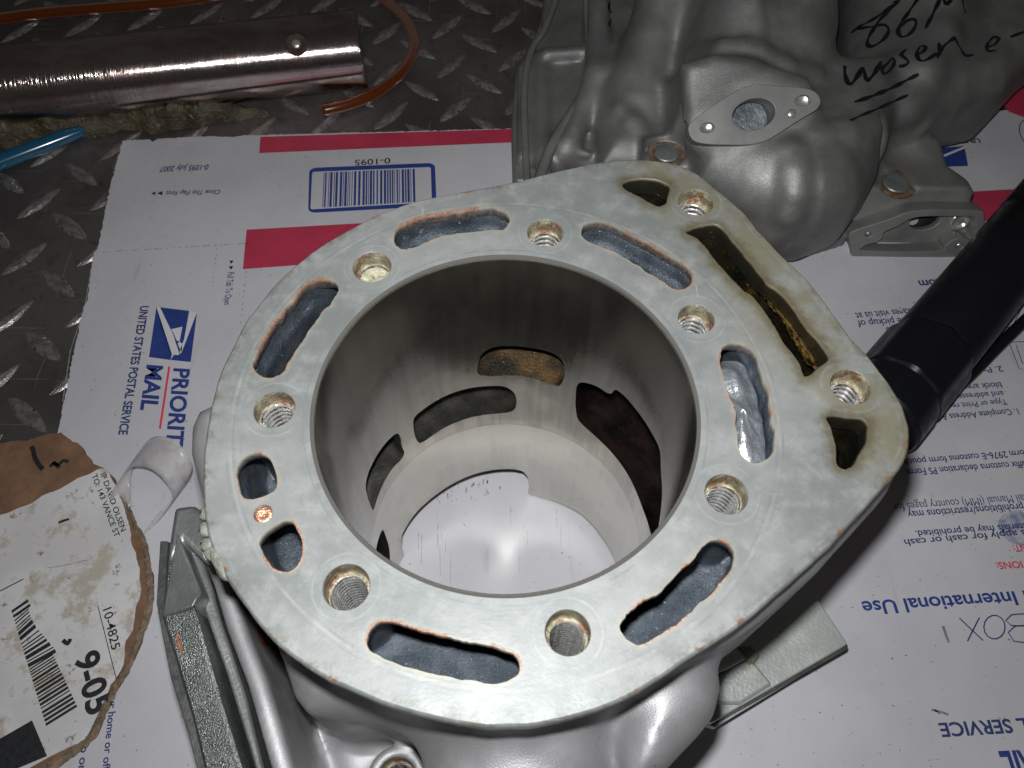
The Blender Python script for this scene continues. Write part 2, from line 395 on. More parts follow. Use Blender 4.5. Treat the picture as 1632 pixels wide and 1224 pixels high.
for i in range(-12, 14):
    for j in range(-6, 14):
        for kk, ang in ((0, 53.5), (1, -37.5)):
            p = A0+i*VA+j*VB+(kk*.5)*(VA-VB)
            u_, v_, zc = project((p[0], p[1], PLT))
            if not (-90 < u_ < 1000 and -60 < v_ < 1000) or zc <= 0: continue
            if u_ > 240 and v_ > 330: continue
            o = bpy.data.objects.new("tread_lug", lugs[(i*3+j*5+kk) % 5]); COL.objects.link(o); o.parent = plate
            o.location = (p[0]*S, p[1]*S, PLT*S); o.rotation_euler = (0, 0, math.radians(ang+random.uniform(-1.5, 1.5)+(180 if (i+j) % 2 else 0)))
            o.scale = (random.uniform(.95, 1.04), random.uniform(.9, 1.1), random.uniform(.85, 1.1)); nl += 1
print("lugs", nl)

# =================================================================== FLATTENED MAILING BOX
def box_mat():
    n = NT("white_coated_board"); a = n.noise(.01, 4); m = n.noise(.09, 6, .7, off=3)
    c = n.mix(n.rng(a, .35, .65), (.455, .448, .472), (.525, .518, .542))
    c = n.mix(n.rng(m, .55, .75, 0, .35), c, (.38, .365, .37))
    c = n.mix(n.rng(n.noise(.13, 4, .7, stretch=(1, .12, 1), off=11), .62, .74, 0, .4), c, (.30, .29, .30))
    c = n.mix(n.rng(n.noise(.8, 2, .5, off=15), .735, .75), c, (.12, .11, .11))
    n.set(Base_Color=c, Roughness=n.rng(m, .3, .7, .42, .6), Specular_IOR_Level=.35)
    n.bump(n.math('ADD', n.noise(.02, 3, off=8), n.math('MULTIPLY', n.noise(.12, 3, stretch=(1, .15, 1), off=5), .12)), 1.6, .5); return n.m
M['box'] = box_mat()
M['kraft'] = simple("kraft_cardboard", (.165, .09, .05), 0., .75, .25, .1, bs=.5, bd=.3, dirt=(.03, .02, .015), dthr=.66)
M['kraft_torn'] = simple("torn_kraft_edge", (.19, .135, .09), 0., .8, .45, .25, bs=.6, bd=1.2)
boxe = empty("mailing_box", P(300, 300, 0)*[1, 1, 0]+[0, 0, PLT], "flattened white and red priority mailing box spread under the castings", "cardboard box")
bo_px = [(195, 224), (238, 222), (244, 226), (252, 221), (330, 217), (360, 218), (372, 219), (382, 216), (815, 205)]
bo = [P(*q)[:2] for q in bo_px]+[np.array([150., 269.]), np.array([300., 280.]), np.array([460, 290.])]
bo += [np.array([470, -200.]), np.array([-150, -200.])]
bo += [P(*q)[:2] for q in [(40, 960), (92, 690), (118, 560), (134, 487), (139, 482), (145, 430), (150, 402), (155, 398), (175, 300)]]
pts = []
for i in range(len(bo)):
    a, b = bo[i], bo[(i+1) % len(bo)]; L = np.linalg.norm(b-a); k = max(1, int(L/1.2)) if L < 300 and (a[1] > 40 and b[1] > 40) else 1
    for t in range(k): pts.append(a+(b-a)*t/k+(rng.normal(0, .22, 2) if k > 1 else 0))
V, F = prism(pts, PLT+.2, BOXT); mk("board", V, F, [M['box']], boxe, smooth=False)

ZI = BOXT+.12
def ribbon(paths, wd, z=ZI, widths=None):   # flat strokes on a level surface
    V = []; F = []
    for pi, pth in enumerate(paths):
        pth = np.asarray(pth, float)[:, :2]; t = np.gradient(pth, axis=0); t /= np.linalg.norm(t, axis=1)[:, None]+1e-9
        nn = np.stack([-t[:, 1], t[:, 0]], 1)*wd/2; b = len(V)
        for p, q in zip(pth, nn): V += [(p[0]+q[0], p[1]+q[1], z), (p[0]-q[0], p[1]-q[1], z)]
        for i in range(len(pth)-1): F.append((b+2*i, b+2*i+1, b+2*i+3, b+2*i+2))
    F = [f if True else f for f in F]
    return V, F
def fixup(V, F):
    G = []
    for f in F:
        a, b, c = (np.array(V[f[i]]) for i in (0, 1, 2)); G.append(f if np.cross(b-a, c-a)[2] > 0 else f[::-1])
    return V, G
def flat(name, polys, m, parent, z=ZI, px=True, zz=None):
    V = []; F = []
    for pl in polys:
        b = len(V); q = [P(*c, z) if px else (c[0], c[1], z) for c in pl]; V += [(a[0], a[1], z) for a in q]; F.append(tuple(range(b, b+len(pl))))
    V, F = fixup(V, F); return mk(name, V, F, m, parent, smooth=False)
_txt = {}
def text_mesh(s, bold=0., shear=0.):
    c = bpy.data.curves.new("t", 'FONT'); c.body = s; c.size = 1; c.offset = bold; c.shear = shear; c.resolution_u = 4
    o = bpy.data.objects.new("t", c); COL.objects.link(o); bpy.context.view_layer.update()
    dg = bpy.context.evaluated_depsgraph_get(); me = bpy.data.meshes.new_from_object(o.evaluated_get(dg))
    V = np.array([v.co[:] for v in me.vertices]); F = [tuple(p.vertices) for p in me.polygons]
    bpy.data.objects.remove(o); bpy.data.meshes.remove(me); return V, F
def put_text(name, s, a, b, cap, m, parent, bold=0., shear=0., z=ZI, anchor='both', flip=False):
    """baseline runs from px a to px b; cap = px point above a's letter giving the cap height"""
    V, F = text_mesh(s, bold, shear); A = P(*a, z)[:2]; B = P(*b, z)[:2]
    d = B-A; L = np.linalg.norm(d); d /= L; nrm = np.array([-d[1], d[0]])
    Cc = P(*cap, z)[:2]; h = abs((Cc-A)@nrm); x0, x1 = V[:, 0].min(), V[:, 0].max()
    sx = L/(x1-x0); sy = h/.70
    W = np.array([[*(A+d*(v[0]-x0)*sx+nrm*v[1]*sy), z] for v in V]); W, F = fixup([tuple(x) for x in W], F)
    return mk(name, W, F, m, parent, smooth=False)
def T(s, a, b, cap, m='blueblack', **k): return put_text("printed_text", s, a, b, cap, M[m], boxe, **k)

flat("red_band", [[(415, 218), (815, 205.5), (815, 227), (413, 244)]], M['red'], boxe)
flat("red_band", [[(393, 366), (640, 352), (640, 410), (387, 429)]], M['red'], boxe)
flat("red_band", [[(1500, 308), (1660, 299), (1660, 345), (1500, 358)]], M['red'], boxe)
flat("red_band", [[(1540, 152), (1700, 110), (1700, 222), (1632, 187), (1608, 178), (1590, 158)]], M['red'], boxe)
# barcode in a rounded blue frame
def rrect(c, r=.12, k=5):                   # c: 4 px corners, rounded in bilinear space
    c = [np.array(q, float) for q in c]; out = []
    for (u0, v0, a0) in ((r, r, 180), (1-r, r, 270), (1-r, 1-r, 0), (r, 1-r, 90)):
        for i in range(k+1):
            a = math.radians(a0+90*i/k); u = u0+r*.55*math.cos(a)*1; u = u0+r*.55*math.cos(a); v = v0+r*math.sin(a)
            out.append(tuple((1-v)*((1-u)*c[0]+u*c[1])+v*((1-u)*c[3]+u*c[2])))
    return out
o_, i_ = rrect([(483, 268), (703, 259), (706, 328), (481, 340)], .1), rrect([(494, 274), (690, 266), (692, 322), (491, 334)], .04)
V = [tuple(P(*q, ZI)) for q in o_+i_]; n_ = len(o_); F = [(i, (i+1) % n_, n_+(i+1) % n_, n_+i) for i in range(n_)]
mk("barcode_frame", *fixup(V, F), M['blue'], boxe, smooth=False)
bars = []; x = 516.; r_ = random.Random(3)
while x < 664:
    wv = r_.choice([1.2, 1.2, 2.4, 3.6]); u = (x-494)/196; u2 = (x+wv-494)/196
    bars.append([(494+196*u, 275-8*u+.8), (494+196*u2, 275-8*u2+.8), (491+201*u2, 333-12*u2-1), (491+201*u, 333-12*u-1)]); x += wv+r_.choice([1.4, 1.4, 2.4, 3.2])
for b_ in bars: flat("bar", [b_], M['blue'], boxe)
T("0-1095", (622, 251.5), (565.5, 255), (622, 260.5), 'black', bold=.012)
T("0-1095 July 2007", (333, 262), (255, 265.5), (333, 270.5), bold=.02, shear=.2)
T("Close This Flap First", (351.5, 302.5), (265, 304.5), (351, 309.5), bold=.015, shear=.2)
flat("printed_arrow", [[(259, 304.5), (250, 308), (258.5, 311)], [(248, 305), (241, 308.3), (247.5, 311)]], M['black'], boxe)
flat("printed_arrow", [[(365.5, 415), (373, 415.5), (368, 420.5)], [(364.5, 424), (372, 424.5), (368, 430)]], M['black'], boxe)
T("Pull Tab To Open", (363, 434), (357, 486), (373.5, 434), bold=.01)
T("UNITED STATES POSTAL SERVICE", (224, 488), (188.5, 694), (237, 488), bold=.03, shear=.15)
T("MAIL", (235, 581), (224, 654), (260, 582.5), 'blue', bold=.035, shear=.18)
T("PRIORITY", (277.5, 586.5), (262, 735), (302.5, 588), 'blue', bold=.03, shear=.18)
flat("red_rule", [[(268, 584), (271.5, 584), (256.5, 684), (253, 683)]], M['redline'], boxe)
c4 = lambda pts: C(0, 408, 3, pts)
flat("eagle_emblem", [c4([(748, 243), (905, 262), (880, 400), (862, 440), (858, 465), (835, 475), (815, 462), (800, 420), (770, 330)]),
     c4([(748, 243), (800, 410), (822, 470), (815, 497), (712, 483)]), c4([(942, 272), (912, 507), (815, 497), (830, 475), (858, 468), (868, 440)])], M['blue'], boxe)
flat("eagle_emblem_white", [c4([(748, 243), (765, 245), (832, 385), (842, 425), (858, 410), (872, 420), (868, 462), (850, 474), (822, 470)]),
     c4([(905, 262), (942, 268), (868, 462), (862, 445), (880, 400)]), c4([(818, 350), (872, 338), (858, 410), (840, 400)])], M['white'], boxe, z=ZI+.1)
flat("eagle_emblem", [c4([(822, 352), (832, 385), (858, 470), (862, 448), (848, 415), (835, 380)])], M['blue'], boxe, z=ZI+.2)
c7 = lambda pts: C(0, 816, 3, pts)
T("from your home or office", (181, 1055), (161, 1250), (192, 1057), bold=.02)
T("go online", (131, 1178), (120, 1265), (143, 1180), bold=.02)
# right hand, printed upside down
T(".com", (1503, 444), (1462.5, 447.5), (1503, 456), bold=.03)
T("free pickup.", (1540, 478), (1455, 482), (1540, 487), bold=.015)
T("of prepaid packages visit us at", (1530, 484), (1362, 499), (1530, 495), bold=.015)
T("or to schedule pickup of", (1520, 501), (1365, 511), (1520, 512), bold=.015)
T("place this box to", (1500, 514), (1411, 522), (1500, 525), bold=.015)
T("Apply", (1577, 569), (1530, 573), (1577, 580), bold=.015)
T("2. Payment", (1596, 583.5), (1520, 590), (1596, 592.5), bold=.015)
T("block area or attach", (1594.5, 609), (1476, 617), (1594.5, 619), bold=.015)
T("and addressee information", (1598, 623), (1450, 634), (1598, 632), bold=.015)
T("Type or Print required return", (1603, 636), (1445, 649), (1603, 645), bold=.015)
T("1. Complete Address Area", (1621, 651), (1482.5, 662), (1621, 661), bold=.015)
T("Please affix customs declaration PS Form", (1670, 732), (1445, 748), (1670, 743), bold=.015)
T("Form 2976-E customs form pouch", (1637, 716.5), (1440, 732), (1637, 727), bold=.015)
T("in the International Mail Manual (IMM) country pages for", (1756, 779), (1422, 803), (1756, 792), bold=.0)
T("For specific prohibitions/restrictions may", (1705, 797), (1445, 815), (1705, 809), bold=.015)
T("hazardous materials may be prohibited.", (1720, 828), (1458, 846), (1720, 839), bold=.015)
T("Restrictions apply for cash or cash", (1722, 837), (1440, 860), (1722, 848), bold=.015)
T("IMPORTANT:", (1690, 864), (1613, 869), (1690, 875), 'redline', bold=.025)
T("RESTRICTIONS:", (1700, 890), (1586, 896.5), (1700, 901), 'redline', bold=.025)
T("For Domestic and International Use", (1880, 925), (1372, 959), (1880, 947), 'blue', bold=.02)
T("UNITED STATES POSTAL SERVICE", (1960, 1125), (1495, 1153), (1960, 1147), bold=.025)
T("PRIORITY MAIL", (1850, 1186), (1591, 1199), (1850, 1234), 'blue', bold=.03)
T("UNITED", (1560, 220.5), (1505, 223), (1560, 227.5), 'black', bold=.03)
flat("eagle_emblem", [[(1498, 236), (1537, 232.5), (1543, 264.5), (1500, 266)]], M['blue'], boxe)
flat("eagle_emblem_white", [[(1500, 248), (1537, 233), (1539, 236), (1500, 252)]], M['white'], boxe, z=ZI+.1)
# BOX in thin outlined letters, pictograms, perforations
def strokes(name, pl, wd, m, z=ZI, parent=boxe, sm=3.):
    V, F = [], []
    for p in pl:
        w_ = np.array([P(*q, z) for q in p]); w_ = catmull3(w_, sm) if sm and len(p) > 2 else w_
        v, f = ribbon([w_], wd, z); b = len(V); V += v; F += [tuple(i+b for i in g) for g in f]
    V, F = fixup(V, F); return mk(name, V, F, M[m], parent, smooth=False)
strokes("outlined_letter", [[(1529, 985), (1567, 1021)]], .5, 'blueblack', sm=0); strokes("outlined_letter", [[(1561, 984), (1542, 1022)]], .5, 'blueblack', sm=0)
circ = [(1585+17*math.cos(a), 999.5+19*math.sin(a)) for a in np.linspace(0, 2*math.pi, 15)]
strokes("outlined_letter", [circ], .5, 'blueblack')
strokes("outlined_letter", [[(1645, 978), (1612, 980), (1603, 989), (1612, 997), (1645, 997), (1618, 998), (1607, 1008), (1616, 1022), (1645, 1024)]], .5, 'blueblack')
c6 = lambda pts: C(1088, 408, 3, pts)
strokes("pictogram", [c6([(1480, 250), (1500, 225), (1632, 222)]), c6([(1500, 290), (1530, 355), (1580, 330), (1632, 225)]), c6([(1550, 270), (1530, 300), (1555, 310), (1575, 285), (1555, 270)])], .4, 'blueblack', sm=0)
strokes("pictogram", [c6([(1560, 412), (1610, 540), (1660, 545)]), c6([(1560, 412), (1660, 408)]), c6([(1595, 425), (1625, 515), (1660, 515)])], .4, 'blueblack', sm=0)
strokes("pictogram", [[(1640, 186), (1627, 196), (1625, 212), (1634, 228)]], .5, 'black')
pf = []
def dash(a, b, n, on=.5):
    for i in range(n):
        t0 = i/n+random.uniform(0, .3)/n; t1 = t0+on/n*random.uniform(.3, 1)
        q0 = (a[0]+(b[0]-a[0])*t0, a[1]+(b[1]-a[1])*t0+random.uniform(-.5, .5)); q1 = (a[0]+(b[0]-a[0])*t1, a[1]+(b[1]-a[1])*t1+random.uniform(-.5, .5)); pf.append([q0, q1])
dash((152, 402), (395, 388), 26, .8)
for b_ in ((346, 396, 338, 462), (393, 430, 383, 520)): dash(b_[:2], b_[2:], 9)
strokes("perforation", pf, .35, 'crease', sm=0)
for i in range(26):
    x0 = random.uniform(665, 800); y0 = 758+abs(x0-790)*.22+random.uniform(0, 26); strokes("pencil_mark", [[(x0, y0), (x0+random.uniform(-1, 1), y0+random.uniform(3, 9))]], random.uniform(.25, .8), 'crease' if random.random() < .5 else 'fine_scuff', sm=0)
for i in range(14):
    x0 = random.uniform(660, 960); y0 = random.uniform(800, 880); strokes("pencil_mark", [[(x0, y0), (x0+random.uniform(-1, 1), y0+random.uniform(15, 60))]], random.uniform(.12, .3), 'fine_scuff', sm=0)
strokes("fold_line", [[(100, 640), (112, 560), (136, 485)], [(136, 485), (150, 402)]], .3, 'fine_scuff', sm=0)
strokes("scuff_mark", [[(1503, 998), (1507, 1010), (1512, 1024)]], 1.1, 'crease'); strokes("scuff_mark", [[(1484, 1131), (1498, 1134), (1512, 1139)]], .8, 'crease')
strokes("scuff_mark", [[(1489, 1131), (1499, 1138)]], .7, 'crease', sm=0)
n = NT("blue_smudge"); n.set(Base_Color=n.mix(n.rng(n.noise(.2, 5), .4, .6), (.20, .24, .42), (.42, .42, .48)), Roughness=.5); n.set(Alpha=n.rng(n.noise(.12, 5, .7, off=4), .38, .62, .1, .9)); M['smudge'] = n.m
flat("ink_smudge", [[(1590, 832), (1600, 818), (1625, 812), (1650, 830), (1640, 872), (1612, 866), (1596, 852)]], M['smudge'], boxe, z=ZI-.06)

# =================================================================== TORN CARTON WITH SHIPPING LABEL
tz = 3.2
te = empty("torn_carton_piece", P(60, 900, 0), "torn brown carton piece with a stained barcode shipping label at the left edge", "cardboard")
tp = [(-60, 712), (0, 707), (60, 697), (96, 690), (112, 702), (128, 708), (137, 726), (152, 740), (168, 752), (183, 766), (196, 790), (207, 815), (213, 840), (228, 858), (236, 890), (241, 940), (240, 968), (229, 995), (222, 1022), (205, 1060), (180, 1098), (160, 1140), (146, 1170), (120, 1192), (70, 1224), (30, 1250), (-60, 1290)]
tw = smooth_loop([P(*q, tz)[:2] for q in tp], 1.3, .28)
V, F = prism(tw, .5, tz); mk("carton_board", V, F, M['kraft'], te, smooth=False)
def torn_strip(cpx, wpx, z0, name):
    pth = smooth_loop([P(*q, z0) for q in cpx], 1.2, 0, False); V = []; F = []; k = 7
    t = np.gradient(pth, axis=0); t /= np.linalg.norm(t, axis=1)[:, None]
    for i, p in enumerate(pth):
        nn = np.array([t[i][1], -t[i][0], 0])
        ww = np.interp(i/len(pth), np.linspace(0, 1, len(wpx)), wpx)
        for j in range(k):
            s_ = j/(k-1); V.append(p+nn*(s_*ww-ww*.45)+np.array([0, 0, math.sin(s_*math.pi)*1.3*(1-.3*s_)-s_*2.4])+rng.normal(0, .16, 3))
    for i in range(len(pth)-1):
        for j in range(k-1): a = i*k+j; F.append((a, a+k, a+k+1, a+1))
    return mk(name, V, F, M['kraft_torn'], te)
torn_strip([(200, 800), (213, 838), (226, 862), (232, 900), (236, 945), (229, 985), (216, 1020), (200, 1062), (178, 1098), (160, 1135), (142, 1170), (112, 1193), (72, 1222), (30, 1250)], [2, 3.5, 4, 5, 5, 4.5, 5, 6, 7, 7], tz+.3, "torn_edge")
def label_mat():
    n = NT("stained_label_paper"); m = n.noise(.06, 6, .7); c = n.mix(n.rng(n.noise(.03, 4), .4, .6), (.50, .485, .48), (.58, .57, .57))
    c = n.mix(n.rng(m, .52, .64, 0, .75), c, (.34, .30, .22)); c = n.mix(n.rng(n.noise(.16, 6, .75, off=9), .60, .66, 0, .85), c, (.16, .13, .10))
    n.set(Base_Color=c, Roughness=.45); n.bump(n.noise(.15, 5, .6), .35, .5); return n.m
M['label'] = label_mat(); lz = tz+.25
lab = [(-60, 850), (-60, 838), (20, 815), (90, 780), (163, 746), (176, 762), (184, 776), (190, 792), (198, 812), (204, 830), (209, 852), (215, 880), (222, 905), (226, 935), (218, 970), (212, 1002), (201, 1022), (196, 1058), (184, 1085), (178, 1090), (160, 1128), (150, 1150), (134, 1178), (100, 1196), (50, 1222), (10, 1245), (-60, 1280)]
lw = smooth_loop([P(*q, lz)[:2] for q in lab], 1.5, .22); V, F = prism(lw, tz+.05, lz); mk("shipping_label", V, F, M['label'], te, smooth=False)
LZ = lz+.12
def TL(s, a, b, cap, m='black', **k): return put_text("label_text", s, a, b, cap, M[m], te, z=LZ, **k)
TL("IP DAVID OLSEN", (160, 756), (193, 848), (168.5, 753), bold=0.012)
TL("TO: 143 VANCE ST", (146, 758), (183, 857), (154.5, 755), bold=0.012)
TL("10-4825", (164, 972), (178, 1037), (175, 953), bold=.01)
TL("9-05", (119, 1049), (141, 1143), (157, 1038), bold=.03)
flat("label_rule", [[(155, 965), (156.3, 964.5), (186, 1082), (184.5, 1082)]], M['black'], te, z=LZ); flat("label_rule", [[(0, 941), (37, 922), (37.5, 923.5), (0, 943)]], M['black'], te, z=LZ)
flat("label_block", [[(-40, 1194), (-10, 1183), (51, 1148), (75, 1205), (20, 1228), (-40, 1250)]], M['black'], te, z=LZ)
# barcode: bars run across, stacked downwards
r_ = random.Random(5); t = 0.
A_, B_ = np.array([18., 973.]), np.array([74., 1159.]); A2, B2 = np.array([44., 955.]), np.array([124., 1128.])
while t < .985:
    wv = r_.choice([.011, .012, .022, .032]); t1 = min(t+wv, 1)
    sh = -8*math.sin(t*9) if .05 < t < .5 else 0
    flat("label_bar", [[tuple(A_+(B_-A_)*t), tuple(A2+(B2-A2)*t+[sh, 0]), tuple(A2+(B2-A2)*t1+[sh, 0]), tuple(A_+(B_-A_)*t1)]], M['black'], te, z=LZ)
    t = t1+r_.choice([.011, .013, .020])
strokes("pen_mark", [[(93, 833), (101, 830), (110, 827)]], 1.0, 'black', z=LZ, parent=te, sm=1.)
strokes("pen_mark", [[(75, 905), (98, 902), (120, 897), (141, 892)]], .25, 'crease', z=LZ, parent=te, sm=3.)
strokes("ink_stain", [[(50, 711), (53, 718), (55, 728), (61, 739), (68, 748)]], 1.9, 'black', z=LZ, parent=te, sm=1.)
strokes("ink_stain", [[(80, 744), (86, 737), (93, 741), (100, 734), (109, 736)]], 1.4, 'black', z=LZ, parent=te, sm=1.); strokes("ink_stain", [[(84, 737), (95, 745)]], 1.6, 'black', z=LZ, parent=te, sm=0)
strokes("ink_stain", [[(100, 1020), (108, 1026), (112, 1018)]], 1.5, 'black', z=LZ, parent=te, sm=1.)

# =================================================================== CLEAR TAPE CURL
n = NT("frosted_tape"); n.set(Base_Color=n.mix(n.rng(n.noise(.2, 5, .7), .45, .7), (.62, .60, .60), (.45, .43, .43)), Roughness=.3, Alpha=n.rng(n.noise(.1, 4), .3, .7, .42, .62), Transmission_Weight=0.)
M['tape'] = n.m
def strip3(path, side, m, name, parent=None, nw=6, **k):
    V = []; F = []
    for p, s_ in zip(path, side):
        for j in range(nw): V.append(np.array(p)+np.array(s_)*(j/(nw-1)-.5))
    for i in range(len(path)-1):
        for j in range(nw-1): a = i*nw+j; F.append((a, a+nw, a+nw+1, a+1))
    o = mk(name, V, F, m, parent, **k); mod = o.modifiers.new("thickness", 'SOLIDIFY'); mod.thickness = .25*S; return o
pth = [P(190, 830, 1), P(190, 790, 3), P(200, 752, 10), P(224, 722, 18), P(254, 722, 23), P(278, 742, 22), P(291, 770, 15), P(274, 802, 6), P(234, 842, 1.2)]
pth = catmull3(pth, 2.); sd = [np.array([9, 12, 6.])*(1-.25*i/len(pth)) for i in range(len(pth))]
strip3(pth, sd, M['tape'], "tape_curl", label="curled strip of frosted clear tape between the label and the casting", cat="tape", at=P(240, 800, 0))

# =================================================================== CHROME TUBE, RAG, HOSE, PEN
n = NT("tarnished_chrome"); m_ = n.noise(.06, 6, .7, stretch=(.4, 1, 1))
c = n.mix(n.rng(m_, .4, .65), (.64, .57, .54), (.44, .34, .31)); c = n.mix(n.rng(n.noise(.5, 4, .7, off=4), .66, .71), c, (.05, .03, .02))
n.set(Base_Color=c, Metallic=1., Roughness=n.rng(m_, .3, .7, .09, .20)); n.bump(n.noise(1.6, 3, .6, stretch=(1, .04, .04)), .28, 1.); M['chrome'] = n.m
a_ = P(577, 78, 17); b_ = P(-60, 146, 17)
axd = (a_-b_)/np.linalg.norm(a_-b_); tb = empty("chrome_tube", [b_[0]*.5+a_[0]*.5, b_[1]*.5+a_[1]*.5, PLT], "tarnished chrome tube with a small rivet hole, lying on the tread plate", "metal tube")
R = 20.5; prof = [(0, R-1.6), (0, R-.6), (.6, R), (2, R), (4, R)]
path = [a_-axd*q for q in (8, .1, .0, .5, 3, 20, 60)]+[b_, b_-axd*120]; rad = [R-1.6, R-1.5, R-.5, R, R, R, R, R, R]
V, F = sweep(path, rad, 72, cap=False); autosmooth(mk("tube_wall", V, F, M['chrome'], tb), 50)
hp = P(472, 70, 34)
def rod_up(c, nrm, prof, seg=24):          # lathe around a normal: prof = [(r, h)]
    nrm = np.array(nrm, float); nrm /= np.linalg.norm(nrm); u = np.cross(nrm, [0.3, .2, .9]); u /= np.linalg.norm(u); v = np.cross(nrm, u)
    V = []; F = []
    for r, h in prof:
        for k in range(seg): a = 2*math.pi*k/seg; V.append(np.array(c)+nrm*h+r*(math.cos(a)*u+math.sin(a)*v))
    for i in range(len(prof)-1):
        for k in range(seg): F.append((i*seg+k, i*seg+(k+1) % seg, (i+1)*seg+(k+1) % seg, (i+1)*seg+k))
    F.append(tuple(range((len(prof)-1)*seg, len(prof)*seg))); return V, F
# point on the tube seen at the hole
dd = ray(472, 70); o_c = CAM-b_; dp = dd-axd*(dd@axd); oc = o_c-axd*(o_c@axd)
A2_ = dp@dp; B2_ = 2*dp@oc; C2_ = oc@oc-R*R; tt = (-B2_-math.sqrt(B2_**2-4*A2_*C2_))/(2*A2_); hp = CAM+tt*dd
cc = b_+axd*((hp-b_)@axd); hn = (hp-cc)/np.linalg.norm(hp-cc)
M['rustring'] = simple("dark_rust_ring", (.05, .028, .02), .3, .6, .4, .6, bs=1.2, bd=.5)
V, F = rod_up(hp, hn, [(6.0, -.9), (5.8, .15), (5.2, .45), (4.4, .3), (3.6, .0), (.1, -.05)]); mk("rivet_hole", V, F, M['rustring'], tb)
V, F = rod_up(hp, hn, [(2.4, -.2), (2.2, .35), (1.6, .6), (.1, .65)], 16); mk("rivet", V, F, M['thread'], tb)

M['rag'] = simple("greasy_rag", (.060, .047, .026), 0., .5, .6, .12, bs=.5, bd=1.5, dirt=(.19, .15, .09), dthr=.58)
def rag(name, cpx, hw, hh, label, cat, seed):
    from mathutils import noise
    pth = smooth_loop([P(*q, 2) for q in cpx], 2., 0, False); k = 20; V = []; F = []; n0 = len(pth)
    t = np.gradient(pth, axis=0); t /= np.linalg.norm(t, axis=1)[:, None]
    for i, p in enumerate(pth):
        nn = np.array([-t[i][1], t[i][0], 0]); s = i/(n0-1); f = math.sin(math.pi*min(1, max(0, .04+s*.92)))**.5
        for j in range(k+1):
            q = 2*j/k-1; base = p+nn*q*np.interp(s, np.linspace(0, 1, len(hw)), hw)*(.6+.4*f)
            h = np.interp(s, np.linspace(0, 1, len(hh)), hh)*max(0, 1-q*q)**.6*f
            nz = noise.fractal(Vector((base[0]*.10+seed, base[1]*.10, 0)), .8, 2.2, 4); nx = noise.noise_vector(Vector((base[0]*.09, base[1]*.09, seed)))
            V.append((base[0]+nx[0]*3.5, base[1]+nx[1]*3.5, PLT+max(.3, h*(1+.55*nz)+abs(nz)*2.5*f)))
    for i in range(n0-1):
        for j in range(k): a = i*(k+1)+j; F.append((a, a+1, a+k+2, a+k+1))
    return mk(name, V, F, M['rag'], label=label, cat=cat, at=[*P(*cpx[len(cpx)//2])[:2], PLT])
rag("greasy_rag", [(-90, 180), (-10, 186), (50, 192), (110, 190), (180, 184), (250, 178), (320, 172), (390, 168), (425, 165)], [26, 24, 15, 9, 8, 10, 8, 3], [52, 42, 24, 13, 12, 18, 14, 4], "oil-soaked dark rag wadded along the underside of the chrome tube", "rag", 3.)

n = NT("amber_fuel_hose"); n.set(Base_Color=(.21, .048, .008), Roughness=.22, Transmission_Weight=.6, IOR=1.35, Specular_IOR_Level=.5); M['hose'] = n.m
hz = PLT+4.5
hp_ = [P(514, 176, hz), P(545, 169, hz), P(590, 153, hz), P(632, 124, hz), P(655, 92, hz), P(660, 62, hz+1), P(645, 30, hz+1), P(612, 0, hz), P(560, -28, hz), P(480, -34, hz), P(380, -14, hz), P(290, 2, hz), P(180, 12, hz), P(60, 22, hz), P(-60, 40, hz)]
pa = catmull3(hp_, 3.); seg = 20
V1, F1 = sweep(pa, 3.4, seg, False); V2, F2 = sweep(pa, 2.2, seg, False)
n1 = len(V1); F = list(F1)+[tuple(i+n1 for i in f)[::-1] for f in F2]+[(k, (k+1) % seg, n1+(k+1) % seg, n1+k) for k in range(seg)]+[(n1-seg+k, 2*n1-seg+k, 2*n1-seg+(k+1) % seg, n1-seg+(k+1) % seg) for k in range(seg)]
ho = mk("fuel_hose", V1+V2, F, M['hose'], label="curved amber fuel hose looping round the end of the chrome tube", cat="hose", at=P(650, 80, PLT))

n = NT("blue_pen_plastic"); n.set(Base_Color=(.008, .075, .14), Roughness=.18, Coat_Weight=.4); M['pen'] = n.m
pz = PLT+4.5; p0 = P(136, 206.5, pz); p1 = P(-80, 289, pz); dpn = (p1-p0)/np.linalg.norm(p1-p0)
pe = empty("blue_pen", [p0[0], p0[1], PLT], "shiny blue pen lying on the tread plate at the left edge", "pen")
V, F = sweep([p0+dpn*q for q in (0, .3, 2.2, 2.3, 10, 40, 75)], [1.2, 2.1, 2.5, 3.2, 4.1, 4.6, 4.6], 28); autosmooth(mk("barrel", V, F, M['pen'], pe), 40)
V, F = sweep([p0+dpn*q for q in (75, 75.5, 82)], [4.9, 5.1, 5.1], 28); autosmooth(mk("cap", V, F, M['pen'], pe), 40)

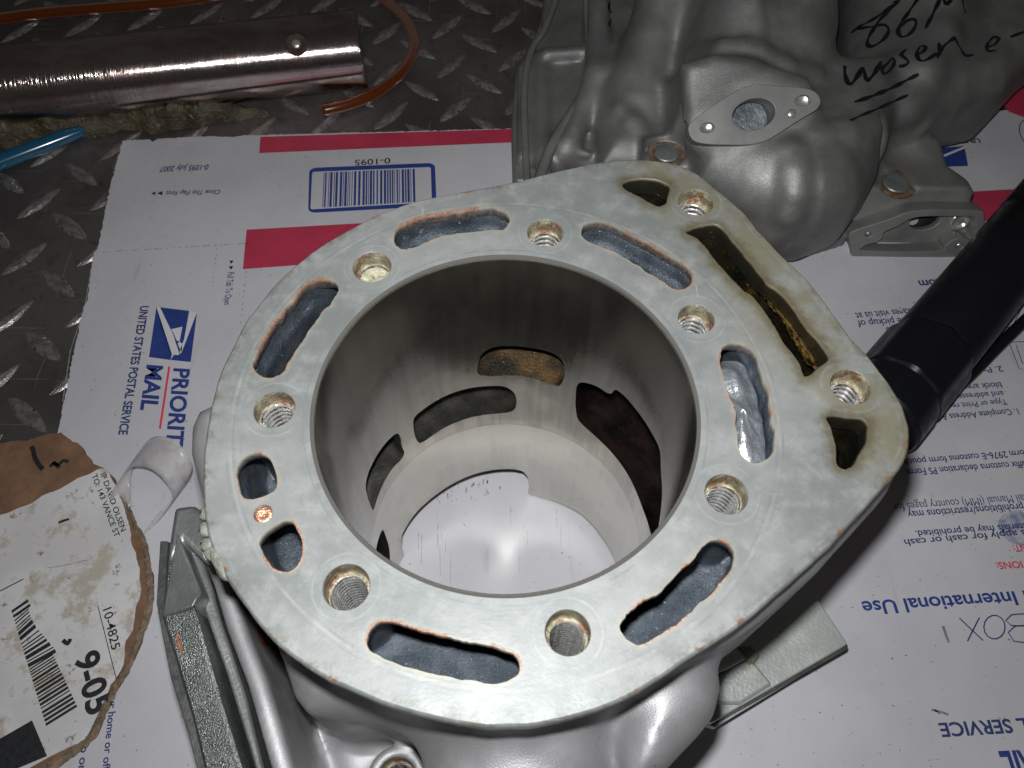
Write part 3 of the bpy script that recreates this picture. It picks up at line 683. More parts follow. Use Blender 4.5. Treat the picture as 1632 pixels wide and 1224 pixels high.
# =================================================================== BLACK FLASHLIGHT WITH STRAP
n = NT("black_anodised_metal"); n.set(Base_Color=(.006, .0065, .009), Metallic=.0, Roughness=n.rng(n.noise(.3, 4), .3, .7, .3, .45), Specular_IOR_Level=.25); n.bump(n.noise(1.2, 4, .7), .05, .5); M['blk'] = n.m
f0 = P(1390, 672, 19); f1 = P(1700, 296, 19); fd = (f1-f0); fl = np.linalg.norm(fd); fd /= fl
fe = empty("black_flashlight", [f0[0], f0[1], 0], "black metal flashlight lying on the mailing box beside the cylinder corner", "flashlight")
oct_ = lambda a, i: 1/ max(math.cos(((a+math.pi/8) % (math.pi/4))-math.pi/8), .9)
V, F = sweep([f0+fd*q for q in (0, .5, 2, 14, 18, 19)], [16, 18, 19, 19, 18.4, 17], 48); autosmooth(mk("lamp_head", V, F, M['blk'], fe), 30)
V, F = sweep([f0+fd*q for q in (18, 20, 46, 49)], [17, 18.6, 18.6, 16.5], 48, sec=lambda a, i: 1+.035*math.cos(8*a)); autosmooth(mk("grip_ring", V, F, M['blk'], fe), 30)
V, F = sweep([f0+fd*q for q in (48, 50, 140, 142, 146, 148, 230)], [16.5, 17.5, 17.5, 16.6, 16.6, 17.5, 17.5], 48); autosmooth(mk("barrel", V, F, M['blk'], fe), 30)
sp_ = catmull3([P(1478, 668, 7), P(1510, 632, 5), P(1550, 594, 3.2), P(1600, 543, 3), P(1660, 486, 3), P(1720, 430, 3)], 3.)
V, F = sweep(sp_, 2.0, 12, sec=lambda a, i: 1+.35*abs(math.cos(a))); mk("wrist_strap", V, F, M['blk'], fe)
# =================================================================== MAIN ENGINE CYLINDER
ZT = 150.0
ce = empty("engine_cylinder", [0, 0, 0], "large open engine cylinder with pale corroded slotted deck, standing upright on the mailing box", "engine cylinder")
k54 = (340, 380, 5.44)
dk = C(*k54, [(900, 100), (700, 260), (560, 390), (400, 590), (290, 740), (180, 960), (110, 1100)])[::1]
outline_px = [(328, 741), (330, 708), (337, 661), (347, 621), (357, 588)]+dk[::-1][1:]+[(535, 380), (577, 357), (611, 340), (661, 323), (711, 312), (777, 300), (827, 290), (877, 277), (944, 262), (985, 257), (1023, 256), (1072, 262), (1108, 277), (1145, 306), (1182, 338), (1206, 367), (1243, 407), (1288, 451), (1321, 495), (1355, 541), (1381, 568), (1421, 621), (1438, 655), (1446, 691), (1441, 726), (1422, 755), (1403, 776), (1376, 806), (1340, 846), (1301, 885), (1221, 956), (1171, 996), (1121, 1029), (1088, 1049), (1034, 1086), (967, 1120), (900, 1141), (857, 1150), (820, 1153.5), (765, 1152.5), (710, 1143), (655, 1130), (600, 1112), (559, 1093), (510, 1069), (461, 1035), (426, 1003), (397, 966), (372, 931), (355, 900), (338, 862), (330, 816), (328, 775)]
# order above runs clockwise in the picture
outl = smooth_loop(PP(outline_px, ZT)[:, :2], 1.1, .05)
c2 = lambda p: C(544, 0, 3, p); c8 = lambda p: C(544, 816, 3, p); q5 = lambda p: C(900, 240, 4.08, p)
slots = {
 's1': c2([(252, 1130), (275, 1082), (330, 1058), (390, 1035), (470, 1022), (560, 1010), (680, 993), (750, 996), (797, 1030), (802, 1068), (770, 1095), (700, 1102), (600, 1110), (520, 1120), (440, 1145), (370, 1175), (300, 1192), (258, 1172)]),
 's2': q5([(108, 515), (135, 475), (210, 458), (300, 478), (400, 528), (500, 578), (600, 630), (700, 690), (790, 750), (832, 815), (810, 875), (745, 903), (680, 885), (600, 830), (500, 765), (400, 700), (300, 650), (200, 610), (128, 570)]),
 's3': c6([(178, 490), (190, 437), (240, 415), (300, 428), (345, 475), (375, 560), (405, 650), (425, 750), (438, 850), (432, 930), (400, 978), (350, 992), (300, 970), (270, 930), (260, 860), (253, 780), (238, 700), (212, 620), (188, 550)]),
 's4': C(940, 700, 3.497, [(160, 1045), (188, 990), (250, 942), (330, 892), (400, 842), (460, 778), (520, 715), (595, 640), (655, 578), (715, 563), (780, 588), (806, 640), (800, 700), (760, 765), (700, 842), (600, 932), (500, 1022), (400, 1092), (330, 1132), (260, 1142), (200, 1112)]),
 's5': c8([(118, 625), (135, 565), (175, 530), (230, 525), (300, 545), (400, 573), (500, 598), (600, 620), (700, 636), (800, 668), (852, 715), (845, 775), (790, 810), (700, 823), (600, 808), (500, 790), (400, 762), (300, 733), (200, 698), (135, 665)]),
 's6': C(*k54, [(343, 1095), (368, 1030), (400, 960), (450, 870), (520, 750), (600, 645), (680, 545), (760, 450), (840, 375), (930, 345), (1030, 362), (1085, 410), (1083, 470), (1030, 545), (950, 625), (880, 735), (800, 852), (720, 972), (660, 1065), (600, 1160), (530, 1202), (460, 1207), (380, 1162)]),
 'h7': C(0, 408, 3, [(1133, 1045), (1148, 985), (1195, 948), (1260, 948), (1302, 985), (1322, 1050), (1320, 1110), (1285, 1140), (1235, 1158), (1190, 1164), (1155, 1142)]),
 'h8': C(240, 780, 4.08, [(703, 350), (738, 290), (800, 240), (870, 207), (930, 220), (962, 280), (987, 350), (987, 425), (950, 500), (880, 537), (810, 517), (760, 462), (723, 400)]),
}
oils = {
 'o1': q5([(368, 215), (420, 188), (500, 177), (600, 188), (680, 222), (690, 262), (672, 310), (655, 345), (600, 367), (560, 345), (500, 310), (430, 275), (385, 250)]),
 'o2': q5([(788, 530), (838, 495), (900, 482), (965, 470), (1012, 490), (1090, 575), (1205, 712), (1323, 862)])+c6([(505, 212), (603, 350), (675, 430), (702, 480), (690, 507), (640, 540), (608, 568), (580, 577), (566, 545), (540, 490), (480, 410), (420, 310), (340, 200)])+q5([(1150, 900), (1000, 740), (930, 650), (860, 572)]),
 'o3': c6([(681, 770), (720, 757), (800, 770), (862, 777), (890, 810), (887, 870), (862, 930), (822, 997), (780, 1020), (740, 1002), (735, 940), (720, 870), (700, 805)]),
}
SL = {k: smooth_loop(PP(v, ZT)[:, :2], .8, .13 if k[0] == 's' else .06) for k, v in slots.items()}
OL = {k: smooth_loop(PP(v, ZT)[:, :2], .9, .10) for k, v in oils.items()}
bolt_px = [(869, 371), (593, 425), (437, 652), (552, 935), (905, 1008), (1158, 787), (1110, 508), (1109, 322), (1356, 616)]
BL = PP(bolt_px, ZT)[:, :2]; BR = [4.75, 4.9, 4.75, 4.8, 4.55, 4.7, 4.5, 4.7, 4.7]
BR = [b*1.0 for b in BR]
plug = P(419, 818.5, ZT)[:2]; PR = 2.0; RB = 43.9
def circle(c, r, n): return np.array([[c[0]+r*math.cos(2*math.pi*i/n), c[1]+r*math.sin(2*math.pi*i/n)] for i in range(n)])
holes = [circle((0, 0), RB, 240)]+list(SL.values())+list(OL.values())+[circle(b, r+.18*0, 40) for b, r in zip(BL, BR)]+[circle(plug, PR, 20)]
# --- deck top by constrained triangulation
loops = [outl]+holes; pts = []; edg = []
for lp_ in loops:
    b = len(pts); n = len(lp_); pts += [tuple(q) for q in lp_]; edg += [(b+i, b+(i+1) % n) for i in range(n)]
nb = len(pts)
gx, gy = np.meshgrid(np.arange(-72, 96, 1.25), np.arange(-72, 84, 1.1)); gx = gx+(np.arange(gx.shape[0])[:, None] % 2)*.6
g = np.stack([gx.ravel(), gy.ravel()], 1)+rng.normal(0, .12, (gx.size, 2))
ok = inside(g, outl) & (dist_poly(g, outl) > .5)
for h in holes:
    ok &= ~inside(g, h); 
g = g[ok]; ok = np.ones(len(g), bool)
for h in holes: ok &= dist_poly(g, h) > .45
g = g[ok]; pts += [tuple(q) for q in g]
r = delaunay_2d_cdt([Vector(q) for q in pts], edg, [], 0, 1e-4)
v2 = np.array([v[:] for v in r[0]]); f2 = np.array([tuple(f) for f in r[2]])
cen = v2[f2].mean(1); keep = inside(cen, outl)
for h in holes: keep &= ~inside(cen, h)
f2 = f2[keep]
a_ = v2[f2]; cr = (a_[:, 1, 0]-a_[:, 0, 0])*(a_[:, 2, 1]-a_[:, 0, 1])-(a_[:, 1, 1]-a_[:, 0, 1])*(a_[:, 2, 0]-a_[:, 0, 0])
f2[cr < 0] = f2[cr < 0][:, ::-1]
V = [np.column_stack([v2, np.full(len(v2), ZT)])]; F = [tuple(f) for f in f2.tolist()]; nv = len(v2)
def wall(lp, prof, outer=False):            # prof = [(outset, z)], outset positive = away from the metal
    global nv
    lp = np.asarray(lp); n = len(lp); ar = np.sum(lp[:, 0]*np.roll(lp[:, 1], -1)-np.roll(lp[:, 0], -1)*lp[:, 1]); ccw = ar > 0
    t = np.roll(lp, -1, 0)-np.roll(lp, 1, 0); t /= np.linalg.norm(t, axis=1)[:, None]+1e-9
    nrm = np.stack([t[:, 1], -t[:, 0]], 1)*(1 if ccw else -1)      # outward of the loop
    if not outer: nrm = -nrm
    for j, (o, z) in enumerate(prof):
        V.append(np.column_stack([lp+nrm*o, np.full(n, z)]))
        if j:
            for i in range(n):
                a = nv+(j-1)*n+i; b = nv+(j-1)*n+(i+1) % n; c = b+n; d = a+n
                F.append((a, d, c, b) if (ccw == outer) else (a, b, c, d))
    nv += len(prof)*n
wall(outl, [(0, ZT), (.25, ZT-.12), (.55, ZT-.5), (.7, ZT-1.2), (.6, ZT-3.4), (-1.5, ZT-4.6), (-4, ZT-5)], True)
for h in SL.values(): wall(h, [(0, ZT), (.06, ZT-.12), (.15, ZT-.5), (.1, ZT-1.5), (-.5, ZT-3.6), (-1.5, ZT-5.5)])
for h in OL.values(): wall(h, [(0, ZT), (.12, ZT-.12), (.3, ZT-.5), (.3, ZT-3), (0, ZT-6)])
wall(circle((0, 0), RB, 240), [(0, ZT), (0, ZT-2)])
for b, r_b in zip(BL, BR): wall(circle(b, r_b, 40), [(0, ZT), (.15, ZT-.25)])
wall(circle(plug, PR, 20), [(0, ZT), (.1, ZT-2)])
V = np.concatenate(V); xy = V[:, :2]
ds = np.min([dist_poly(xy, h) for h in SL.values()], 0); do = np.min([dist_poly(xy, h) for h in OL.values()], 0)
db = np.min([np.hypot(xy[:, 0]-b[0], xy[:, 1]-b[1]) for b in BL], 0); de = dist_poly(xy, outl); rb_ = np.hypot(xy[:, 0], xy[:, 1])
mid_o = np.mean(OL['o2'], 0)
wdep = ZT-V[:, 2]
oily = ss(50, 76, xy@(mid_o/np.linalg.norm(mid_o)))
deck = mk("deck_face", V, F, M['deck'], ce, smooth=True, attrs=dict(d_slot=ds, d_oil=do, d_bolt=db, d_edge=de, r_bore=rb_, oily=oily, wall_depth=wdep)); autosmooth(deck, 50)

# --- threaded holes (shared mesh, one object each)
def thread_mesh(R0, seed, clog=False):
    seg = 48; V = []; F = []; mi = []
    rr = random.Random(seed)
    prof = [(1.0, -.02), (.985, -.3), (.945, -.9), (.93, -2.2), (.93, -4.0), (.88, -4.6)]
    for s_, z in prof:
        for k in range(seg): V.append((R0*s_*math.cos(2*math.pi*k/seg)*(1+rr.uniform(-.012, .012)), R0*s_*math.sin(2*math.pi*k/seg)*(1+rr.uniform(-.012, .012)), z))
    for i in range(len(prof)-1):
        for k in range(seg): F.append((i*seg+k, i*seg+(k+1) % seg, (i+1)*seg+(k+1) % seg, (i+1)*seg+k)); mi.append(0)
    pit = 1.75; sub = 6; nt = 17; b0 = len(V); rmaj = R0*.88; dep = .85
    for i in range(nt*sub+1):
        for k in range(seg):
            z = -4.6-pit*i/sub; ph = (i/sub-k/seg) % 1; tri = abs(ph*2-1); r_ = rmaj-dep*(1-tri)**.8
            a = 2*math.pi*k/seg; V.append((r_*math.cos(a), r_*math.sin(a), z))
    base = b0-seg
    for k in range(seg): F.append((base+k, base+(k+1) % seg, b0+(k+1) % seg, b0+k)); mi.append(0)
    for i in range(nt*sub):
        for k in range(seg): a = b0+i*seg+k; b = b0+i*seg+(k+1) % seg; ph = ((i+.5)/sub-(k+.5)/seg) % 1; F.append((a, b, b+seg, a+seg)); mi.append(3 if abs(ph*2-1) > .62 else 1)
    F.append(tuple(range(len(V)-seg, len(V)))); mi.append(0)
    if clog:
        b1 = len(V); 
        for rr_ in (3.9, 2.6, 1.2, .01):
            for k in range(seg): a = 2*math.pi*k/seg; V.append((rr_*math.cos(a), rr_*math.sin(a), -5.2-.5*math.sin(3*a+rr_)+rr.uniform(-.35, .35)-(1-rr_/4)*.3))
        for i in range(3):
            for k in range(seg): a = b1+i*seg+k; b = b1+i*seg+(k+1) % seg; F.append((a, b, b+seg, a+seg)); mi.append(2)
    me = bpy.data.meshes.new("threaded_hole"); me.from_pydata((np.array(V)*S).tolist(), [], F)
    for m in (M['seat'], M['thread'], M['silt'], M['root']): me.materials.append(m)
    me.polygons.foreach_set("material_index", mi); me.polygons.foreach_set("use_smooth", [True]*len(F)); me.update(); return me
for i, (b, r_b) in enumerate(zip(BL, BR)):
    o = bpy.data.objects.new("threaded_hole", thread_mesh(r_b+.15, i, i == 1)); COL.objects.link(o); o.parent = ce
    o.location = (b[0]*S, b[1]*S, (ZT-.25)*S); o.rotation_euler = (0, 0, i*1.3); autosmooth(o, 70)
    if i == 1: o["label"] = "threaded hole clogged with pale crust"
V, F = rod_up([plug[0], plug[1], ZT-1.6], (0, 0, 1), [(1.95, 0), (1.9, .8), (1.5, 1.15), (.9, .75), (.1, .95)], 20); mk("copper_plug", V, F, M['copper'], ce)
# crust flaking off the left edge of the deck
for px, py, rx, rz, aa in ((352, 897, 4.6, 2.2, -1.0), (364, 910, 2.6, 1.6, -.8), (336, 868, 2.2, 1.5, .3), (331, 842, 1.8, 1.2, .8), (330, 818, 1.6, 1., .2), (343, 882, 2.4, 1.5, -.4)):
    c = P(px, py, ZT-1.6); V = []; F = []; nu, nw_ = 12, 8
    for a in range(nw_+1):
        for k in range(nu):
            th = math.pi*a/nw_; ph = 2*math.pi*k/nu; jj = 1+rng.normal(0, .12); x = rx*math.sin(th)*math.cos(ph)*jj; y = 1.7*math.sin(th)*math.sin(ph)*jj; z = rz*math.cos(th)*.8
            V.append(c+[x*math.cos(aa)-y*math.sin(aa), x*math.sin(aa)+y*math.cos(aa), z])
    for a in range(nw_):
        for k in range(nu): F.append((a*nu+k, (a+1)*nu+k, (a+1)*nu+(k+1) % nu, a*nu+(k+1) % nu))
    mk("corrosion_flake", V, F, M['chip'], ce)

# --- bore liner with ports, in unrolled (theta*R, z)
RL = 43.0
c5 = lambda p: C(544, 408, 3, p); z5 = lambda p: C(560, 560, 2.72, p)
ports_px = {
 'p1': c5([(655, 520), (667, 478), (705, 445), (770, 430), (850, 432), (940, 445), (1012, 465), (1055, 500), (1068, 540), (1062, 590), (1040, 621), (1000, 614), (940, 592), (880, 577), (800, 571), (720, 575), (665, 570), (650, 550)]),
 'p2': c5([(345, 810), (350, 772), (400, 728), (500, 668), (600, 635), (700, 622), (780, 625), (825, 655), (838, 700), (820, 740), (760, 752), (680, 760), (600, 777), (500, 817), (420, 870), (380, 893), (362, 882), (350, 850)]),
 'p3': c5([(262, 850), (283, 870), (288, 910), (301, 940), (285, 975), (250, 1010), (210, 1070), (175, 1150), (155, 1212), (143, 1200), (120, 1130), (120, 1070), (150, 990), (200, 910)]),
 'p4': z5([(973, 190), (978, 150), (1000, 135), (1060, 150), (1108, 180), (1128, 182), (1145, 166), (1180, 190), (1240, 260), (1300, 350), (1337, 430), (1342, 520), (1347, 620), (1340, 700), (1325, 790), (1312, 830), (1298, 790), (1270, 700), (1240, 620), (1190, 520), (1130, 440), (1060, 370), (990, 305), (973, 250)]),
 'p5': z5([(135, 775), (150, 805), (163, 850), (167, 900), (160, 950), (135, 975), (110, 940), (106, 880), (116, 820)]),
}
def uv(px): t, z = PC(*px, RL); t = t if t > -math.pi/2 else t+2*math.pi; return t*RL, z
PU = {k: smooth_loop([uv(q) for q in v], 1.4) for k, v in ports_px.items()}
sk_px = [(979, 891), (957, 854), (928, 821), (885, 800), (862, 794), (846, 791), (841, 786), (843, 775), (841, 760), (833, 751), (820, 748), (795, 748), (755, 756), (718, 773), (693, 790), (670, 810), (652, 832), (641, 852), (640, 872), (646, 890)]
sk = [uv(q) for q in sk_px]; u0, u1 = -math.pi/2*RL, 1.5*math.pi*RL
ZB = 3.5
bot = [(u0, ZB), (sk[0][0]-6, ZB)]+[(q[0], max(q[1], 1.)) for q in sk]+[(sk[-1][0]+5, ZB), (u1, ZB)]
botd = [np.array(bot[0])]
for a, b in zip(bot[:-1], bot[1:]):
    a, b = np.array(a), np.array(b); k = max(1, int(np.linalg.norm(b-a)/2)); botd += [a+(b-a)*t/k for t in range(1, k+1)]
top = [np.array([u1+(u0-u1)*i/180, ZT]) for i in range(181)]
side1 = [np.array([u1, ZB+(ZT-ZB)*i/60]) for i in range(1, 60)]; side0 = [np.array([u0, ZT-(ZT-ZB)*i/60]) for i in range(1, 60)]
rect = np.array(botd+side1+top+side0)
pts = []; edg = []
for lp_ in [rect]+list(PU.values()):
    b = len(pts); n = len(lp_); pts += [tuple(q) for q in lp_]; edg += [(b+i, b+(i+1) % n) for i in range(n)]
gx, gy = np.meshgrid(np.arange(u0+1, u1-1, 1.9), np.arange(3, 149, 2.4)); g = np.stack([gx.ravel(), gy.ravel()], 1)
ok = inside(g, rect) & (dist_poly(g, rect) > .8)
for h in PU.values(): ok &= ~inside(g, h) & (dist_poly(g, h) > .7)
pts += [tuple(q) for q in g[ok]]
r = delaunay_2d_cdt([Vector(q) for q in pts], edg, [], 0, 1e-4)
v2 = np.array([v[:] for v in r[0]]); f2 = np.array([tuple(f) for f in r[2]]); cen = v2[f2].mean(1); keep = inside(cen, rect)
for h in PU.values(): keep &= ~inside(cen, h)
f2 = f2[keep]; a_ = v2[f2]; cr = (a_[:, 1, 0]-a_[:, 0, 0])*(a_[:, 2, 1]-a_[:, 0, 1])-(a_[:, 1, 1]-a_[:, 0, 1])*(a_[:, 2, 0]-a_[:, 0, 0])
f2[cr > 0] = f2[cr > 0][:, ::-1]
wrap = lambda q, R: [R*math.cos(q[0]/RL), R*math.sin(q[0]/RL), q[1]]
V = [wrap(q, RL) for q in v2]; F = [tuple(f) for f in f2.tolist()]
# rim chamfer, bottom edge thickness
b = len(V); n = 181
for rr_, zz in ((RL, ZT-.6), (RL+.05, ZT-.25), (RL+.9, ZT+.02), (RL+.95, ZT-1)): V += [wrap((q[0], zz), rr_) for q in top]
for j in range(3):
    for i in range(n-1): a = b+j*n+i; F.append((a, a+1, a+n+1, a+n))
b = len(V); n = len(botd)
V += [wrap(q, RL) for q in botd]+[wrap((q[0], q[1]), RL+3) for q in botd]+[wrap((q[0], max(q[1], 14)+6), RL+3) for q in botd]
for j in range(2):
    for i in range(n-1): a = b+j*n+i; F.append((a, a+n, a+n+1, a+1))
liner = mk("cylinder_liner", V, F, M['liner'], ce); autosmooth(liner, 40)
# port pockets
def pocket(lp, depth, slope, spread, mat, name, floor=None, steps=9, bulge=1.):
    lp = np.asarray(lp); c = lp.mean(0); n = len(lp); V = []; F = []
    for j in range(steps+1):
        t = j/steps; d = depth*t
        if j == 0: s_, d = 1.0, -.02
        else: s_ = 1+spread*math.sin(t*math.pi*.5)
        for q in lp: 
            e = c+(q-c)*s_; V.append(wrap((e[0], e[1]+slope*d), RL+d))
    rings = 7; b0 = steps*n
    for j in range(1, rings+1):
        t = j/rings; s_ = (1+spread)*(1-t)
        for q in lp:
            e = c+(q-c)*max(s_, .001); V.append(wrap((e[0], e[1]+slope*depth), RL+depth+bulge*math.sin(t*math.pi/2)))
    tot = steps+rings
    for j in range(tot):
        for i in range(n): a = j*n+i; bb = j*n+(i+1) % n; F.append((a, bb, bb+n, a+n))
    ar = np.sum(lp[:, 0]*np.roll(lp[:, 1], -1)-np.roll(lp[:, 0], -1)*lp[:, 1])
    if ar > 0: F = [f[::-1] for f in F]
    F = [f[::-1] for f in F]
    return autosmooth(mk(name, V, F, mat, ce), 50)
pocket(PU['p1'], 11, .35, .12, M['goldport'], "boost_port", bulge=4)
pocket(PU['p2'], 9, -.15, .10, M['transfer'], "transfer_port", bulge=3)
pocket(PU['p3'], 9, -.15, .10, M['transfer'], "transfer_port", bulge=3)
pocket(PU['p4'], 11, -.55, .06, M['exhaust'], "exhaust_port", bulge=3.5)
pocket(PU['p5'], 8, -.15, .10, M['transfer'], "transfer_port", bulge=3)

# --- outer casting as one blended solid
fb = Field((-106, -104, 8), (104, 86, 149), 1.15)
D2 = fb.poly2(outl[::2]); X, Y, Z = fb.X, fb.Y, fb.Z
wr = ss(15, 60, X)*1.0                       # the right corner runs straight down, elsewhere the lip overhangs
ins = 3.2*(1-wr)*ss(150, 143, Z)+wr*(-2.4*ss(148, 136, Z)+9*ss(108, 72, Z))
fb.f = (fb.rb(D2+ins+(1-wr)*ss(100, 92, Z)*30, 66, 147.6, 2.5)*.9).astype(np.float32)
fb.add(fb.cyl((0, 0, 14), (0, 0, 143), 61.5, 4), 6)
fb.add(fb.rb(fb.poly2(np.array([P(*q, 128)[:2] for q in [(335, 630), (307, 643), (295, 668), (293, 708), (303, 750), (315, 790), (330, 820), (390, 800), (390, 640)]])), 40, 128, 7), 4)                                # left lobe
fb.add(fb.rb(fb.poly2(np.array([P(*q, 114)[:2] for q in [(400, 930), (424, 985), (440, 1040), (456, 1100), (478, 1128), (520, 1134), (580, 1128), (660, 1140), (620, 1050), (470, 940)]])), 40, 116, 13), 9)                               # bright lower left bulge
# exhaust spout towards the viewer
fb.add(fb.cap([6, -50, 104], [2, -122, 98], 20, 26), 12)
fb.add(fb.rb(fb.poly2(np.array([P(*q, 118)[:2] for q in [(1000, 1000), (1140, 1048), (1151, 1095), (1140, 1140), (1115, 1172), (1060, 1230), (1000, 1262), (985, 1170)]])), 50, 126, 11), 4)                              # dark right lobe
# skin along the left flange
bd_ = [P(334, 885, 104), P(357, 965, 102), P(378, 1030, 100), P(400, 1095, 98), P(440, 1224, 95), P(462, 1300, 93)]
fb.add(fb.rb(fb.poly2(np.array([P(*q, 103)[:2] for q in [(322, 893), (338, 930), (358, 1000), (392, 1090), (430, 1224), (452, 1300), (494, 1300), (466, 1224), (424, 1080), (396, 1010), (376, 950), (356, 905)]])), 50, 103, 2.), 3)
fb.add(fb.rb(fb.poly2(np.array([P(*q, 84)[:2] for q in [(395, 900), (410, 960), (432, 1050), (470, 1150), (512, 1310), (720, 1310), (720, 1050)]])), 20, 56, 8), 5)
fb.add(fb.cyl(P(632, 1240, 70)-[0, 0, 40], P(632, 1240, 70), 8.2, 2), 3)                     # stud boss
# cut away: bore, water jacket, oil passages
fb.sub(fb.cyl((0, 0, -5), (0, 0, 170), 46.2, .1), 1); fb.sub(fb.cyl((0, 0, -5), (0, 0, 117), 58, .1), 1)
rho = np.sqrt(X**2+Y**2); th = np.arctan2(Y, X)
flo = 126+2.5*np.sin(th*3+.6)+2*np.sin(th*7)
ann = np.maximum(np.maximum(46.5-rho, rho-60), np.maximum(Z-145, flo-Z))
bos = np.min([np.hypot(X-b[0], Y-b[1])+0*Z for b in BL[:7]], 0)
ann = np.maximum(ann, 7.6-bos); ann = np.maximum(ann, D2+ins+2.4)
fb.sub(ann, 5)
for h in SL.values(): fb.sub(np.maximum(fb.poly2(h)-.7, np.maximum(141-Z, Z-160)), 1.5)
for nm, h in OL.items(): fb.sub(np.maximum(fb.poly2(h)-(1. if nm != 'o2' else .8), np.maximum((128 if nm == 'o1' else 124 if nm == 'o2' else 112)+0*X-Z, Z-160)), 1.5)
for b, r_b in zip(BL, BR): fb.sub(fb.cyl((b[0], b[1], 110), (b[0], b[1], 165), r_b+.6, .1), .5)
fb.sub(fb.cyl((plug[0], plug[1], 144), (plug[0], plug[1], 160), 2.6, .1), .5)
bh = P(632, 1240, 70); fb.sub(fb.cyl((bh[0], bh[1], 45), (bh[0], bh[1], 90), 5., .1), .5)
V, Q = fb.mesh(); bvb = BVHTree.FromPolygons([tuple(v) for v in V.tolist()], [tuple(q) for q in Q.tolist()]); cen = V[Q].mean(1); rr_ = np.hypot(cen[:, 0], cen[:, 1])
nq_ = np.cross(V[Q[:, 2]]-V[Q[:, 0]], V[Q[:, 3]]-V[Q[:, 1]]); nq_ /= np.linalg.norm(nq_, axis=1)[:, None]+1e-9; nr_q = (nq_[:, 0]*cen[:, 0]+nq_[:, 1]*cen[:, 1])/(rr_+1e-9); print('outer normals', np.median(nr_q[(rr_ > 62) & (cen[:, 2] > 60) & (cen[:, 2] < 80)]))
mi = np.zeros(len(Q), int); mi[(rr_ > 45.8) & (rr_ < 67) & (cen[:, 2] > 114) & (cen[:, 2] < 147.6) & inside(cen, outl) & (dist_poly(cen[:, :2], outl[::2]) > 1.5) & ((nr_q < .45) | (rr_ < 58))] = 1
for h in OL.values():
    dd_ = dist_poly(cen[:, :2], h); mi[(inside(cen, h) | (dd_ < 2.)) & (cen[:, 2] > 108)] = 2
body = mk("casting_body", V, Q, [M['cast'], M['jacket'], M['oily']], ce, mi=mi)
print("body", len(V))
V, F = rod_up(bh+[0, 0, .2], (0, 0, 1), [(11.4, -.8), (10.6, 0), (5., 0), (4.6, -1), (4.6, -10)], 40); 
o = bpy.data.objects.new("threaded_hole", thread_mesh(5.2, 40)); COL.objects.link(o); o.parent = ce; o.location = Vector(bh+[0, 0, .1])*S; autosmooth(o, 70)

# --- left flange seen edge-on
def slab(name, px, zs, th, mat, bw=.5, parent=None, draft=0.):
    zs = zs if hasattr(zs, '__len__') else [zs]*len(px)
    q = [P(*a, z) for a, z in zip(px, zs)]
    V, F = prism([a[:2] for a in q], [z-th for z in zs], zs); o = mk(name, V, F, mat, parent or ce, smooth=True)
    autosmooth(o, 30)
    if bw: bevel(o, bw, 2)
    return o
slab("gasket", [(255, 862), (249, 960), (258, 1010), (272, 1080), (300, 1170), (330, 1290), (352, 1290), (318, 1170), (292, 1090), (270, 1010), (262, 960), (268, 862)], 78, 60, M['gasket'], .3)
slab("mounting_flange", [(268, 862), (257, 982), (279, 1051), (306, 1145), (340, 1290), (412, 1290), (386, 1224), (352, 1115), (328, 1030), (306, 962), (287, 858)], [84, 84, 84, 84, 84, 88, 88, 88, 88, 88, 84], 62, M['gritty'], 1.0)
slab("flange_end", [(277, 808), (268, 865), (266, 900), (292, 862), (330, 900), (331, 855), (321, 815), (309, 803)], 88, 60, M['flange'], 1.5)
# facet closing the flange tip
q = [P(282, 848, 90), P(257, 984, 84.3), P(307, 966, 88.3), P(322, 944, 87)]
V = [tuple(a) for a in q]+[(a[0], a[1], 40) for a in q]; F = [(0, 1, 2, 3), (0, 4, 5, 1), (1, 5, 6, 2), (2, 6, 7, 3), (3, 7, 4, 0)]
bevel(autosmooth(mk("flange_tip", V, F, M['flange'], ce), 20), .6)
_g = [P(284, 1008, 84.2), P(287, 1022, 84.3), P(292, 1035, 84.4), P(290, 1043, 84.4), P(284, 1030, 84.3), P(281, 1014, 84.2)]
mk("rust_patch", [g_+[0, 0, .25] for g_ in _g], [(0, 1, 2, 3, 4, 5)], M['rustpatch'], ce, smooth=False)
slab("flange_rib", [(290, 850), (330, 905), (352, 990), (392, 1110), (420, 1224), (440, 1290), (425, 1290), (398, 1195), (360, 1070), (330, 985), (308, 925), (287, 860)], 80, 60, M['flange'], 1.2)

# --- base flange with its gasket
def world_slab(name, px, z1, z0, mat, bw, zp=None):
    V, F = prism([P(*a, zp if zp is not None else z1)[:2] for a in px], z0, z1); o = autosmooth(mk(name, V, F, mat, ce), 30)
    if bw: bevel(o, bw, 2)
    return o
bf = [(1291, 953), (1305, 957), (1350, 1024), (1349, 1028), (1135, 1152), (1040, 1130), (1040, 1000)]
world_slab("base_flange", bf, 26, 20.5, M['foot'], 1.)
world_slab("base_gasket", [(1292, 956), (1306, 960), (1352, 1030), (1350, 1035), (1136, 1157), (1040, 1132), (1040, 1003)], 20.4, 19., M['gasket'], .2, 20.4)
world_slab("lower_gasket_flange", [(1292, 957), (1304, 961), (1350, 1032), (1140, 1160), (1040, 1132), (1040, 1003)], 18.9, 15, M['foot'], .3, 18.9)
world_slab("flange_step", [(1160, 1062), (1196, 1048), (1232, 1090), (1180, 1122), (1100, 1120)], 28.6, 24, M['foot'], 1.)
world_slab("flange_step", [(1140, 1045), (1178, 1032), (1196, 1046), (1160, 1066), (1100, 1090)], 31, 25, M['foot'], 1.5)
world_slab("flange_step", [(1176, 1030), (1200, 1026), (1215, 1043), (1198, 1060)], 31.5, 25, M['silt'], 1.5)

